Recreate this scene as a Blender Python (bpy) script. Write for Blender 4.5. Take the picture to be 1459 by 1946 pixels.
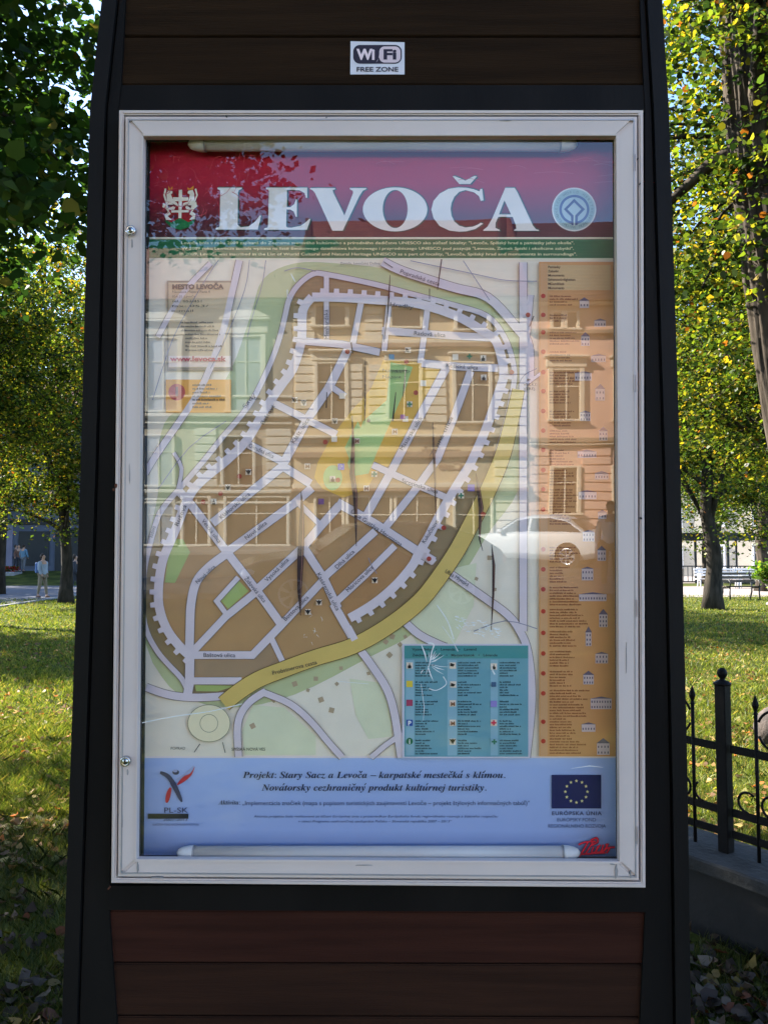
import bpy, bmesh, math, random
import numpy as np
from mathutils import Vector, Matrix
from mathutils.geometry import tessellate_polygon
random.seed(7)
RNG = np.random.default_rng(11)
for o in list(bpy.data.objects):
    bpy.data.objects.remove(o)
SC = bpy.context.scene
COL = SC.collection
PI = math.pi

# ---------------------------------------------------------------- camera, sky, sun, exposure
F = 1517.0                      # focal length in pixels of a 1459 x 1946 picture
EYE = 1.6
PITCH = math.radians(3.2)
cam_d = bpy.data.cameras.new('camera')
cam = bpy.data.objects.new('camera', cam_d)
COL.objects.link(cam)
cam.location = (0, 0, EYE)
cam.rotation_euler = (PI / 2 + PITCH, 0, 0)
cam_d.sensor_fit = 'HORIZONTAL'
cam_d.sensor_width = 36.0
cam_d.lens = F / 1459 * 36.0
cam_d.clip_start = 0.02
cam_d.clip_end = 2000
SC.camera = cam

SUN_AZ = math.radians(57)       # from +Y towards -X
SUN_EL = math.radians(31)
sd = Vector((-math.sin(SUN_AZ) * math.cos(SUN_EL), math.cos(SUN_AZ) * math.cos(SUN_EL), math.sin(SUN_EL)))
W = bpy.data.worlds.new('World')
SC.world = W
W.use_nodes = True
nt = W.node_tree
sky = nt.nodes.new('ShaderNodeTexSky')
sky.sky_type = 'NISHITA'
sky.sun_disc = False
sky.sun_elevation = SUN_EL
sky.sun_rotation = -SUN_AZ
sky.air_density = 0.75
sky.dust_density = 0.3
sky.ozone_density = 2.2
bg = nt.nodes['Background']
bg.inputs['Strength'].default_value = 0.12
nt.links.new(sky.outputs[0], bg.inputs['Color'])
sun_d = bpy.data.lights.new('sun', 'SUN')
sun_d.energy = 4.9
sun_d.angle = math.radians(0.53)
sun_d.color = (1.0, 0.93, 0.82)
sun = bpy.data.objects.new('sun', sun_d)
COL.objects.link(sun)
sun.rotation_euler = sd.to_track_quat('Z', 'Y').to_euler()
SC.view_settings.view_transform = 'Standard'
SC.view_settings.look = 'None'
SC.view_settings.gamma = 1.0
SC.view_settings.use_curve_mapping = False
SC.view_settings.exposure = 2.45
try:
    SC.cycles.max_bounces = 8
    SC.cycles.diffuse_bounces = 3
    SC.cycles.glossy_bounces = 4
    SC.cycles.transmission_bounces = 4
    SC.cycles.transparent_max_bounces = 12
    SC.cycles.caustics_reflective = False
    SC.cycles.caustics_refractive = False
except Exception:
    pass

# ---------------------------------------------------------------- small helpers
def s2l(c):
    c = c / 255.0
    return c / 12.92 if c <= 0.04045 else ((c + 0.055) / 1.055) ** 2.4

def rgb(r, g, b, k=1.0):
    return tuple(min(0.95, s2l(v) * k) for v in (r, g, b))

def tag(o, label=None, cat=None, group=None, kind=None):
    if label: o['label'] = label
    if cat: o['category'] = cat
    if group: o['group'] = group
    if kind: o['kind'] = kind
    return o

def empty(name, loc=(0, 0, 0), rz=0, **kw):
    o = bpy.data.objects.new(name, None)
    COL.objects.link(o)
    o.empty_display_size = 0.1
    o.location = loc
    o.rotation_euler = (0, 0, rz)
    return tag(o, **kw)

def link(name, me, m=None, parent=None, **kw):
    o = bpy.data.objects.new(name, me)
    COL.objects.link(o)
    if m is not None and not me.materials:
        for mm in (m if isinstance(m, (list, tuple)) else [m]):
            me.materials.append(mm)
    if parent: o.parent = parent
    return tag(o, **kw)

def children(o):
    return [c for c in bpy.data.objects if c.parent == o]

def copy_tree(o, parent=None):
    c = o.copy()
    COL.objects.link(c)
    c.parent = parent
    for ch in children(o):
        copy_tree(ch, c)
    return c

class MB:
    """collects geometry for one mesh"""
    def __init__(s):
        s.v = []; s.f = []; s.mi = []; s.cur = 0
    def add(s, vs, fs):
        b = len(s.v)
        s.v += [tuple(p) for p in vs]
        s.f += [tuple(b + i for i in f) for f in fs]
        s.mi += [s.cur] * len(fs)
    def box(s, x0, x1, y0, y1, z0, z1, bev=0.0, M=None):
        if bev <= 0:
            vs = [(x, y, z) for z in (z0, z1) for y in (y0, y1) for x in (x0, x1)]
            fs = [(0, 2, 3, 1), (4, 5, 7, 6), (0, 1, 5, 4), (2, 6, 7, 3), (0, 4, 6, 2), (1, 3, 7, 5)]
        else:
            b = min(bev, (x1 - x0) / 2.01, (y1 - y0) / 2.01, (z1 - z0) / 2.01)
            vs = []; idx = {}
            for i, (x, sx) in enumerate(((x0, 1), (x1, -1))):
                for j, (y, sy) in enumerate(((y0, 1), (y1, -1))):
                    for k, (z, sz) in enumerate(((z0, 1), (z1, -1))):
                        for ax in range(3):
                            p = [x + sx * b, y + sy * b, z + sz * b]
                            p[ax] = (x, y, z)[ax]
                            idx[(i, j, k, ax)] = len(vs)
                            vs.append(tuple(p))
            I = lambda *a: idx[a]
            fs = []
            for a in (0, 1):
                fs.append((I(a, 0, 0, 0), I(a, 1, 0, 0), I(a, 1, 1, 0), I(a, 0, 1, 0)))
                fs.append((I(0, a, 0, 1), I(1, a, 0, 1), I(1, a, 1, 1), I(0, a, 1, 1)))
                fs.append((I(0, 0, a, 2), I(1, 0, a, 2), I(1, 1, a, 2), I(0, 1, a, 2)))
                for c in (0, 1):
                    fs.append((I(a, c, 0, 0), I(a, c, 1, 0), I(a, c, 1, 1), I(a, c, 0, 1)))
                    fs.append((I(a, 0, c, 0), I(a, 1, c, 0), I(a, 1, c, 2), I(a, 0, c, 2)))
                    fs.append((I(0, a, c, 1), I(1, a, c, 1), I(1, a, c, 2), I(0, a, c, 2)))
                    for d in (0, 1):
                        fs.append((I(a, c, d, 0), I(a, c, d, 1), I(a, c, d, 2)))
        if M is not None:
            vs = [tuple(M @ Vector(p)) for p in vs]
        s.add(vs, fs)
    def prism(s, loop, y0, y1):
        """loop of (x,z); extruded from y0 to y1"""
        n = len(loop)
        vs = [(p[0], y0, p[1]) for p in loop] + [(p[0], y1, p[1]) for p in loop]
        fs = [(i, (i + 1) % n, n + (i + 1) % n, n + i) for i in range(n)]
        tr = tessellate_polygon([[Vector((p[0], p[1], 0)) for p in loop]])
        fs += [tuple(t) for t in tr] + [tuple(n + i for i in t) for t in tr]
        s.add(vs, fs)
    def tube(s, pts, rad, seg=10, cap=True, noise=None):
        pts = [Vector(p) for p in pts]
        if not hasattr(rad, '__len__'): rad = [rad] * len(pts)
        rings = []
        up = None
        for i, p in enumerate(pts):
            t = (pts[min(i + 1, len(pts) - 1)] - pts[max(i - 1, 0)])
            if t.length < 1e-9: t = Vector((0, 0, 1))
            t.normalize()
            if up is None:
                up = Vector((1, 0, 0)) if abs(t.x) < 0.9 else Vector((0, 1, 0))
            a = (up - t * up.dot(t)).normalized()
            up = a
            b = t.cross(a)
            ring = []
            for k in range(seg):
                an = 2 * PI * k / seg
                r = rad[i]
                if noise: r *= noise(an, i, p)
                ring.append(p + a * (math.cos(an) * r) + b * (math.sin(an) * r))
            rings.append(ring)
        vs = [q for r in rings for q in r]
        fs = []
        for i in range(len(pts) - 1):
            for k in range(seg):
                k2 = (k + 1) % seg
                fs.append((i * seg + k, i * seg + k2, (i + 1) * seg + k2, (i + 1) * seg + k))
        if cap:
            fs.append(tuple(range(seg - 1, -1, -1)))
            fs.append(tuple((len(pts) - 1) * seg + k for k in range(seg)))
        s.add(vs, fs)
    def lathe(s, prof, c=(0, 0, 0), seg=16, axis='z'):
        vs = []; n = len(prof)
        for k in range(seg):
            an = 2 * PI * k / seg
            for r, z in prof:
                if axis == 'z': vs.append((c[0] + r * math.cos(an), c[1] + r * math.sin(an), c[2] + z))
                elif axis == 'y': vs.append((c[0] + r * math.cos(an), c[1] + z, c[2] + r * math.sin(an)))
                else: vs.append((c[0] + z, c[1] + r * math.cos(an), c[2] + r * math.sin(an)))
        fs = []
        for k in range(seg):
            k2 = (k + 1) % seg
            for i in range(n - 1):
                fs.append((k * n + i, k2 * n + i, k2 * n + i + 1, k * n + i + 1))
        s.add(vs, fs)
    def mesh(s, name, smooth=False):
        me = bpy.data.meshes.new(name)
        me.from_pydata(s.v, [], s.f)
        if any(s.mi):
            me.polygons.foreach_set('material_index', s.mi)
        bm = bmesh.new(); bm.from_mesh(me)
        bmesh.ops.recalc_face_normals(bm, faces=bm.faces)
        bm.to_mesh(me); bm.free()
        if smooth:
            me.polygons.foreach_set('use_smooth', [True] * len(me.polygons))
        me.update()
        return me
    def obj(s, name, m, parent=None, smooth=False, **kw):
        return link(name, s.mesh(name, smooth), m, parent, **kw)

# ---------------------------------------------------------------- materials
def mat(name, c, rough=0.7, metal=0.0, c2=None, scale=8.0, bump=0.0, bscale=40.0, spec=0.4, stretch=None, detail=6, contrast=(0.35, 0.65)):
    m = bpy.data.materials.new(name)
    m.use_nodes = True
    t = m.node_tree
    b = t.nodes['Principled BSDF']
    b.inputs['Base Color'].default_value = (*c, 1)
    b.inputs['Roughness'].default_value = rough
    b.inputs['Metallic'].default_value = metal
    b.inputs['Specular IOR Level'].default_value = spec
    tc = t.nodes.new('ShaderNodeTexCoord')
    vec = tc.outputs['Object']
    if stretch:
        mp = t.nodes.new('ShaderNodeMapping')
        mp.inputs['Scale'].default_value = stretch
        t.links.new(vec, mp.inputs[0]); vec = mp.outputs[0]
    if c2 is not None:
        n = t.nodes.new('ShaderNodeTexNoise')
        n.inputs['Scale'].default_value = scale
        n.inputs['Detail'].default_value = detail
        t.links.new(vec, n.inputs['Vector'])
        r = t.nodes.new('ShaderNodeValToRGB')
        r.color_ramp.elements[0].position = contrast[0]; r.color_ramp.elements[0].color = (*c, 1)
        r.color_ramp.elements[1].position = contrast[1]; r.color_ramp.elements[1].color = (*c2, 1)
        t.links.new(n.outputs['Fac'], r.inputs[0])
        t.links.new(r.outputs[0], b.inputs['Base Color'])
    if bump > 0:
        n2 = t.nodes.new('ShaderNodeTexNoise')
        n2.inputs['Scale'].default_value = bscale
        n2.inputs['Detail'].default_value = 5
        t.links.new(vec, n2.inputs['Vector'])
        bp = t.nodes.new('ShaderNodeBump')
        bp.inputs['Strength'].default_value = bump
        bp.inputs['Distance'].default_value = 0.01
        t.links.new(n2.outputs['Fac'], bp.inputs['Height'])
        t.links.new(bp.outputs[0], b.inputs['Normal'])
    return m

def leaf_mat(name, trans=0.5):
    m = bpy.data.materials.new(name)
    m.use_nodes = True
    t = m.node_tree
    for n in list(t.nodes): t.nodes.remove(n)
    out = t.nodes.new('ShaderNodeOutputMaterial')
    at = t.nodes.new('ShaderNodeAttribute'); at.attribute_name = 'leafcol'
    d = t.nodes.new('ShaderNodeBsdfDiffuse')
    tr = t.nodes.new('ShaderNodeBsdfTranslucent')
    g = t.nodes.new('ShaderNodeBsdfGlossy'); g.inputs['Roughness'].default_value = 0.45
    g.inputs['Color'].default_value = (1, 1, 1, 1)
    mx = t.nodes.new('ShaderNodeMixShader'); mx.inputs[0].default_value = trans
    mx2 = t.nodes.new('ShaderNodeMixShader'); mx2.inputs[0].default_value = 0.015
    hs = t.nodes.new('ShaderNodeHueSaturation'); hs.inputs['Saturation'].default_value = 1.08; hs.inputs['Value'].default_value = 1.85
    t.links.new(at.outputs['Color'], d.inputs['Color'])
    t.links.new(at.outputs['Color'], hs.inputs['Color'])
    t.links.new(hs.outputs[0], tr.inputs['Color'])
    t.links.new(d.outputs[0], mx.inputs[1]); t.links.new(tr.outputs[0], mx.inputs[2])
    t.links.new(mx.outputs[0], mx2.inputs[1]); t.links.new(g.outputs[0], mx2.inputs[2])
    t.links.new(mx2.outputs[0], out.inputs[0])
    return m

M = {}
M['black_steel'] = mat('black_steel', (0.0042, 0.0037, 0.0036), 0.6, c2=(0.0095, 0.0082, 0.0075), scale=5, bump=0.08, bscale=90, stretch=(1, 1, 0.25), spec=0.1)
M['black_steel2'] = mat('black_steel2', (0.0078, 0.0067, 0.0065), 0.6, c2=(0.0045, 0.0040, 0.0038), scale=6, bump=0.08, bscale=90, stretch=(1, 1, 0.25), spec=0.14)
M['plank_top'] = mat('plank_top', (0.024, 0.0125, 0.0056), 0.9, c2=(0.015, 0.0080, 0.0038), scale=6, bump=0.2, bscale=60, spec=0.08, stretch=(0.5, 1, 9))
M['plank_red'] = mat('plank_red', (0.041, 0.0145, 0.0090), 0.9, c2=(0.028, 0.0100, 0.0065), scale=6, bump=0.2, bscale=60, spec=0.08, stretch=(0.5, 1, 9))
M['plank_low'] = mat('plank_low', (0.034, 0.0148, 0.0085), 0.9, c2=(0.023, 0.0103, 0.0063), scale=6, bump=0.2, bscale=60, spec=0.08, stretch=(0.5, 1, 9))
M['alu'] = mat('alu', (0.64, 0.545, 0.495), 0.5, 0.0, c2=(0.58, 0.49, 0.45), scale=3, bump=0.03, bscale=300, detail=3)
M['alu_dark'] = mat('alu_dark', (0.40, 0.39, 0.40), 0.4, 0.4, c2=(0.33, 0.32, 0.33), scale=9)
M['steel'] = mat('steel', (0.5, 0.5, 0.5), 0.25, 1.0)
M['black'] = mat('black', (0.008, 0.008, 0.009), 0.8)
M['tube'] = mat('tube', (0.60, 0.57, 0.56), 0.3, c2=(0.54, 0.50, 0.48), scale=4)
M['cap'] = mat('cap', (0.72, 0.70, 0.69), 0.4, c2=(0.66, 0.64, 0.62), scale=6)
M['rust'] = mat('rust', (0.16, 0.05, 0.02), 0.9, c2=(0.07, 0.02, 0.01), scale=60)

def glass_mat():
    m = bpy.data.materials.new('acrylic_pane')
    m.use_nodes = True
    t = m.node_tree
    for n in list(t.nodes): t.nodes.remove(n)
    out = t.nodes.new('ShaderNodeOutputMaterial')
    fr = t.nodes.new('ShaderNodeFresnel'); fr.inputs['IOR'].default_value = 1.82
    tp = t.nodes.new('ShaderNodeBsdfTransparent'); tp.inputs[0].default_value = (0.985, 0.985, 0.985, 1)
    gl = t.nodes.new('ShaderNodeBsdfGlossy'); gl.inputs['Roughness'].default_value = 0.0
    gl.inputs['Color'].default_value = (1, 1, 1, 1)
    tc = t.nodes.new('ShaderNodeTexCoord')
    n = t.nodes.new('ShaderNodeTexNoise'); n.inputs['Scale'].default_value = 2.2; n.inputs['Detail'].default_value = 2
    t.links.new(tc.outputs['Object'], n.inputs['Vector'])
    bp = t.nodes.new('ShaderNodeBump'); bp.inputs['Strength'].default_value = 0.12; bp.inputs['Distance'].default_value = 0.004
    t.links.new(n.outputs['Fac'], bp.inputs['Height'])
    t.links.new(bp.outputs[0], gl.inputs['Normal'])
    mx = t.nodes.new('ShaderNodeMixShader')
    ge = t.nodes.new('ShaderNodeNewGeometry')
    mt = t.nodes.new('ShaderNodeMath'); mt.operation = 'SUBTRACT'; mt.inputs[0].default_value = 1.0
    t.links.new(ge.outputs['Backfacing'], mt.inputs[1])
    mm = t.nodes.new('ShaderNodeMath'); mm.operation = 'MULTIPLY'
    t.links.new(fr.outputs[0], mm.inputs[0]); t.links.new(mt.outputs[0], mm.inputs[1])
    t.links.new(mm.outputs[0], mx.inputs[0]); t.links.new(tp.outputs[0], mx.inputs[1]); t.links.new(gl.outputs[0], mx.inputs[2])
    t.links.new(mx.outputs[0], out.inputs[0])
    return m
M['pane'] = glass_mat()

KP = 2.35                        # printed colour from a colour sampled in the shade
PM = {}
def ink(r, g, b, k=1.0):
    key = (r, g, b, k)
    if key not in PM:
        c = rgb(r, g, b, KP * k); c = (min(.95, c[0] * 1.18), c[1], c[2] * .85)
        c2 = tuple(x * 0.92 for x in c)
        PM[key] = mat('ink', c, 0.55, c2=c2, scale=14, spec=0.3)
    return PM[key]

def ink_grad(c0, c1, v0, v1, name='ink_gradient', stops=None):
    """printed vertical gradient along the sheet's height (object z)"""
    m = mat(name, c0, 0.55, spec=0.3)
    t = m.node_tree
    b = t.nodes['Principled BSDF']
    tc = t.nodes.new('ShaderNodeTexCoord')
    sp = t.nodes.new('ShaderNodeSeparateXYZ')
    t.links.new(tc.outputs['Object'], sp.inputs[0])
    mr = t.nodes.new('ShaderNodeMapRange')
    mr.inputs['From Min'].default_value = v0; mr.inputs['From Max'].default_value = v1
    t.links.new(sp.outputs['Z'], mr.inputs['Value'])
    r = t.nodes.new('ShaderNodeValToRGB')
    r.color_ramp.elements[0].color = (*c0, 1); r.color_ramp.elements[1].color = (*c1, 1)
    for pos, c in (stops or []):
        e = r.color_ramp.elements.new(pos); e.color = (*c, 1)
    t.links.new(mr.outputs[0], r.inputs[0]); t.links.new(r.outputs[0], b.inputs['Base Color'])
    return m

# ---------------------------------------------------------------- the board's own frame of reference
PSI = math.radians(0.8)
ALP = math.radians(1.85)
DIST = 1.44
U = Vector((math.cos(PSI), -math.sin(PSI), 0))
N = Vector((-math.sin(PSI) * math.cos(ALP), -math.cos(PSI) * math.cos(ALP), -math.sin(ALP)))
V = N.cross(U)
def ray(px, py):
    x = (px - 729.5) / F; y = (973 - py) / F
    return Vector((x, math.cos(PITCH) - y * math.sin(PITCH), math.sin(PITCH) + y * math.cos(PITCH)))
E0 = Vector((0, 0, EYE))
O = E0 + ray(722, 948) * DIST
KB = O - V * (O.z / V.z)        # where the board's middle line meets the ground
def L(px, py, w=0.0):
    """point of the board plane (raised w towards the viewer) as local (x, z)"""
    d = ray(px, py)
    t = (O + N * w - E0).dot(N) / d.dot(N)
    p = E0 + d * t - KB
    return (p.dot(U), p.dot(V))
def G(px, py, z=0.0):
    d = ray(px, py)
    t = (z - EYE) / d.z
    return E0 + d * t
def A(px, py, Y):
    d = ray(px, py)
    return E0 + d * (Y / d.y)
def R(px, py, Y=None, z=None):
    """where the ray mirrored by the pane meets the plane y=Y or z=z (world, behind the viewer)"""
    d = ray(px, py)
    t = (O + N * 0.025 - E0).dot(N) / d.dot(N)
    p = E0 + d * t
    r = d - N * (2 * d.dot(N))
    k = (Y - p.y) / r.y if Y is not None else (z - p.z) / r.z
    return p + r * k
# ---------------------------------------------------------------- information board
kiosk = empty('information_board', label='tall black information board holding a framed town map behind a reflecting pane', cat='information board')
kiosk.matrix_world = Matrix(((U.x, -N.x, V.x, KB.x), (U.y, -N.y, V.y, KB.y), (U.z, -N.z, V.z, KB.z), (0, 0, 0, 1)))
bpy.context.view_layer.update()

def pxloop(pts, w):
    return [L(x, y, w) for x, y in pts]
def kprism(name, pts, w1, w0, m, parent=None, **kw):
    b = MB(); b.prism(pxloop(pts, w1), -w1, -w0)
    o = b.obj(name, m, parent or kiosk, **kw)
    return o

# side posts: outer flange, dark joint, inner post
def post(outer, inner, sgn):
    mb = MB()
    lp = [(outer(y), y) for y in (-500, -200, 0, 205, 900, 1500, 2000, 2800, 3300)]
    mid = [(outer(y) + sgn * 28, y) for y in (3300, 2800, 2000, 1500, 900, 205, 0, -200, -500)]
    mb.prism(pxloop(lp + mid, 0.0), 0.0, 0.17)
    o = mb.obj('post', M['black_steel2'], kiosk)
    b2 = MB()
    lp2 = [(outer(y) + sgn * 34, y) for y in (-500, 0, 205, 900, 1500, 2000, 2800, 3300)]
    in2 = [(inner(y), y) for y in (3300, 2800, 2000, 1750, 1700, 900, 205, 160, 0, -500)]
    b2.prism(pxloop(lp2 + in2, -0.006), 0.006, 0.14)
    b2.obj('inner_post', M['black_steel'], o)
    b3 = MB()
    lp3 = [(outer(y) + sgn * 20, y) for y in (-480, 2700)]
    in3 = [(inner(y) - sgn * 14, y) for y in (2700, -480)]
    b3.prism(pxloop(lp3 + in3, -0.03), 0.03, 0.12)
    b3.obj('web', M['black'], o)
    return o
def interp(tab):
    def f(y):
        if y <= tab[0][1]:
            (x0, y0), (x1, y1) = tab[0], tab[1]
        elif y >= tab[-1][1]:
            (x0, y0), (x1, y1) = tab[-2], tab[-1]
        else:
            for (x0, y0), (x1, y1) in zip(tab, tab[1:]):
                if y0 <= y <= y1: break
        return x0 + (x1 - x0) * (y - y0) / (y1 - y0)
    return f
post(interp([(193, 0), (171, 205), (160, 500), (151, 1000), (136, 1385), (119, 1900)]), interp([(238, 0), (230, 160), (224, 210), (208, 1700), (207, 1735), (222, 1946)]), 1)
post(interp([(1258, 0), (1270, 190), (1283, 500), (1299, 1150), (1311, 1700), (1313, 1946)]), interp([(1216, 0), (1223, 160), (1226, 210), (1228, 1700), (1226, 1735), (1216, 1946)]), -1)
# crossbars above and below the case
kprism('crossbar', [(226, 161), (1226, 161), (1228, 214), (222, 214)], -0.008, -0.1, M['black_steel'])
kprism('crossbar', [(208, 1684), (1229, 1684), (1227, 1734), (206, 1730)], -0.004, -0.1, M['black_steel'])
# planks
def plank(y0, y1, xl0, xr0, xl1, xr1, m, w=-0.012, dy=0):
    pts = [(xl0, y0), (xr0, y0 + dy), (xr1, y1 + dy), (xl1, y1)]
    mb = MB()
    lp = pxloop(pts, w)
    mb.prism(lp, -w, 0.04)
    me = mb.mesh('plank')
    bm = bmesh.new(); bm.from_mesh(me)
    bmesh.ops.dissolve_limit(bm, angle_limit=0.01, verts=bm.verts, edges=bm.edges)
    bmesh.ops.bevel(bm, geom=[e for e in bm.edges], offset=0.0018, segments=2, affect='EDGES')
    bm.to_mesh(me); bm.free()
    link('plank', me, m, kiosk)
for k, (y0, y1) in enumerate([(-318, -226), (-222, -130), (-126, -30), (-26, 67), (69.5, 160)]):
    plank(y0, y1, 222, 1232, 222, 1232, M['plank_top'], dy=0)
plank(1731, 1829, 196, 1238, 196, 1238, M['plank_red'], dy=3)
for k in range(9):
    y0 = 1832 + k * 101
    plank(y0, y0 + 98, 196, 1238, 196, 1238, M['plank_low'], dy=3)
# backing and back sheet so that the board is a closed body
mb = MB(); a = L(200, -400); b_ = L(1250, 2400)
mb.box(min(a[0], b_[0]), max(a[0], b_[0]), 0.105, 0.135, min(a[1], b_[1]), max(a[1], b_[1]))
mb.obj('back_panel', M['black'], kiosk)

# display case: outer rim, mitred
def frame4(name, o4, i4, w1, w0, m, bev=0.002, parent=None):
    """o4, i4: outer/inner corners TL TR BR BL in picture points"""
    res = []
    for k in range(4):
        k2 = (k + 1) % 4
        lp = pxloop([o4[k], o4[k2], i4[k2], i4[k]], w1)
        mb = MB(); mb.prism(lp, -w1, -w0)
        me = mb.mesh(name[k % len(name)])
        bm = bmesh.new(); bm.from_mesh(me)
        bmesh.ops.dissolve_limit(bm, angle_limit=0.01, verts=bm.verts, edges=bm.edges)
        es = [e for e in bm.edges if all(abs(v.co.y + w1) < 1e-5 for v in e.verts)]
        bmesh.ops.bevel(bm, geom=es, offset=bev, segments=2, affect='EDGES')
        bm.to_mesh(me); bm.free()
        res.append(link(name[k % len(name)], me, m, parent or kiosk))
    return res
O1 = [(225.5, 207.5), (1222.5, 207.5), (1227, 1688.5), (210.5, 1679.5)]
I1 = [(234.5, 216.5), (1214, 216.5), (1218, 1678), (220, 1670.5)]
frame4(['case_rim'], O1, I1, 0.028, -0.03, M['alu'], 0.0025)
# dark joint behind the gap
kprism('case_seal', [(230, 212), (1218, 212), (1222, 1683), (215, 1675)], -0.035, -0.06, M['black'])
O2 = [(237.5, 219.5), (1211, 219.5), (1214.5, 1674.5), (223, 1667.5)]
I2 = [(272.5, 258), (1170, 257.5), (1176.5, 1638.5), (259.5, 1634)]
door = frame4(['door_rail', 'door_stile'], O2, I2, 0.032, 0.018, M['alu'], 0.003)
# raised bead round the door (the stepped profile)
O3 = [(243, 225), (1205.5, 225), (1209, 1668.5), (229, 1661.5)]
I3 = [(245.5, 228), (1203, 228), (1206.5, 1665.5), (231.5, 1658.5)]
frame4(['door_bead'], O3, I3, 0.0328, 0.030, M['alu_dark'], 0.0002)
O4 = [(268, 253), (1175, 253), (1181, 1643), (255, 1639)]
I4 = [(272, 257.5), (1170.5, 257), (1177, 1638), (259, 1633.5)]
frame4(['door_lip'], O4, I4, 0.0335, 0.028, M['alu'], 0.0006)
# inner side walls of the case, dark
for k, (pa, pb) in enumerate([((255, 232), (264, 1664)), ((1184, 232), (1192, 1664))]):
    a = L(*pa, 0); b_ = L(*pb, 0)
    mb = MB(); mb.box(min(a[0], b_[0]), max(a[0], b_[0]), -0.002, 0.055, min(a[1], b_[1]), max(a[1], b_[1]))
    mb.obj('case_wall_and_shade', M['black'], kiosk)
kprism('case_wall_and_shade', [(248, 232), (282, 232), (269, 1664), (240, 1664)], -0.006, -0.018, M['black'])  # black strips beside the sheet paint the inner shade of the case
kprism('case_wall_and_shade', [(1167, 232), (1200, 232), (1200, 1664), (1174, 1664)], -0.006, -0.018, M['black'])
kprism('case_wall_and_shade', [(284, 236), (1165, 236), (1165, 267), (284, 267)], -0.013, -0.018, M['black'])  # black strips above and below paint shadow behind the light tubes
kprism('case_wall_and_shade', [(272, 1628), (1172, 1630), (1172, 1660), (272, 1660)], -0.013, -0.018, M['black'])
# pane
a = L(262, 248, 0.012); b_ = L(1183, 1646, 0.012)
mb = MB(); mb.box(a[0], b_[0], -0.021, -0.0185, b_[1], a[1])
pane = mb.obj('glass_pane', M['pane'], kiosk)
# locks on the left stile
for (x, y) in ((250, 439), (240, 1446)):
    lx, lz = L(x, y, 0.033)
    mb = MB()
    mb.lathe([(0, -0.0075), (0.0045, -0.0075), (0.0052, -0.006), (0.0056, -0.006), (0.0075, -0.0075), (0.0088, -0.006), (0.0092, -0.001), (0.0092, 0.0)], (lx, -0.033, lz), 28, 'y')
    lk = mb.obj('lock', M['steel'], kiosk, smooth=True)
    mb = MB(); mb.box(lx - 0.0013, lx + 0.0013, -0.0413, -0.0402, lz - 0.0032, lz + 0.0032)
    mb.obj('keyhole', M['black'], lk)
# hinge joints on the right stile
for (x, y) in ((1205, 308), (1206, 728), (1208, 1156), (1209, 1588)):
    lx, lz = L(x, y, 0.033)
    h = 0.015
    mb = MB()
    mb.box(lx - 0.0016, lx - 0.0009, -0.0336, -0.031, lz - h, lz + h)
    mb.box(lx + 0.0016, lx + 0.0022, -0.0336, -0.031, lz - h, lz + h)
    mb.obj('hinge', M['alu_dark'], kiosk)
# rust blotches and dirt on the rim
rr = random.Random(4)
for (x, y, s) in ((220, 924, 5.5), (215, 931, 3), (206, 1690, 2), (430, 220, 2.2), (1216, 348, 1.8), (1212, 300, 1.6), (620, 222, 1.5), (1218, 985, 3)):
    lp = []
    for k in range(9):
        an = 2 * PI * k / 9
        r = s * rr.uniform(0.5, 1.1)
        lp.append((x + math.cos(an) * r * 0.7, y + math.sin(an) * r))
    kprism('rust_spot', lp, 0.0290 if x < 235 or x > 1214 else 0.0334, 0.02, M['rust'] if x < 225 else M['black'])
# drips and grime on the door frame
gri = mat('grime', (0.20, 0.19, 0.18), 0.9, c2=(0.34, 0.32, 0.31), scale=40)
for (x, y, w_, h_) in ((262, 1650, 2.2, 12), (1171, 1655, 3.0, 16), (1163, 1643, 7, 2.2), (242, 1468, 1.6, 9), (251, 462, 1.5, 11), (300, 1668, 16, 1.1), (1198, 1664, 1.4, 9), (540, 226, 9, 1.0), (960, 228, 13, 0.9), (246, 900, 1.0, 22), (1190, 1250, 0.9, 30), (690, 1645, 18, 0.9), (232, 1560, 1.0, 26)):
    lp = []
    for k in range(10):
        an = 2 * PI * k / 10; r = rr.uniform(0.55, 1.1)
        lp.append((x + math.cos(an) * w_ * r, y + math.sin(an) * h_ * r))
    kprism('grime_mark', lp, 0.0336 if (x < 274 and y > 1600) or x in (1171, 1163) else 0.0331, 0.028, gri)
# light tubes
def light_tube(x0, x1, yc, ydir, w):
    (a, za), (b_, zb) = L(x0, yc, w), L(x1, yc, w)
    (_, zt) = L(x0, yc - 12.5, w)
    r = (zt - za)
    n = 14
    mb = MB(); mb.tube([(a + r * 2.3, -w, za), (b_ - r * 2.3, -w, zb)], r, 24)
    t = mb.obj('light_tube', M['tube'], kiosk, smooth=True)
    for (p, z, s) in ((a, za, 1), (b_, zb, -1)):
        m2 = MB()
        pts = []; rad = []
        for k in range(9):
            f = k / 8
            pts.append((p + s * r * 2.6 * f, -w, z))
            rad.append(r * (0.12 + 0.98 * math.sqrt(max(0, 1 - (1 - f) ** 2)) ) )
        m2.tube(pts, rad, 24)
        # flat side towards the case wall
        for i, v in enumerate(m2.v):
            vz = v[2]
            rad_here = abs(vz - z)
            if ydir < 0: vz = max(vz, z - 1.1 * r)
            m2.v[i] = (v[0], v[1], vz)
        m2.obj('end_cap', M['cap'], t, smooth=True)
        m3 = MB(); m3.tube([(p + s * r * 2.55, -w, z), (p + s * r * 2.72, -w, z)], r * 1.13, 24)
        m3.obj('collar', M['alu_dark'], t, smooth=True)
light_tube(357, 1097, 274, 1, -0.001)
light_tube(336, 1102, 1621, -1, -0.001)
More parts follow.
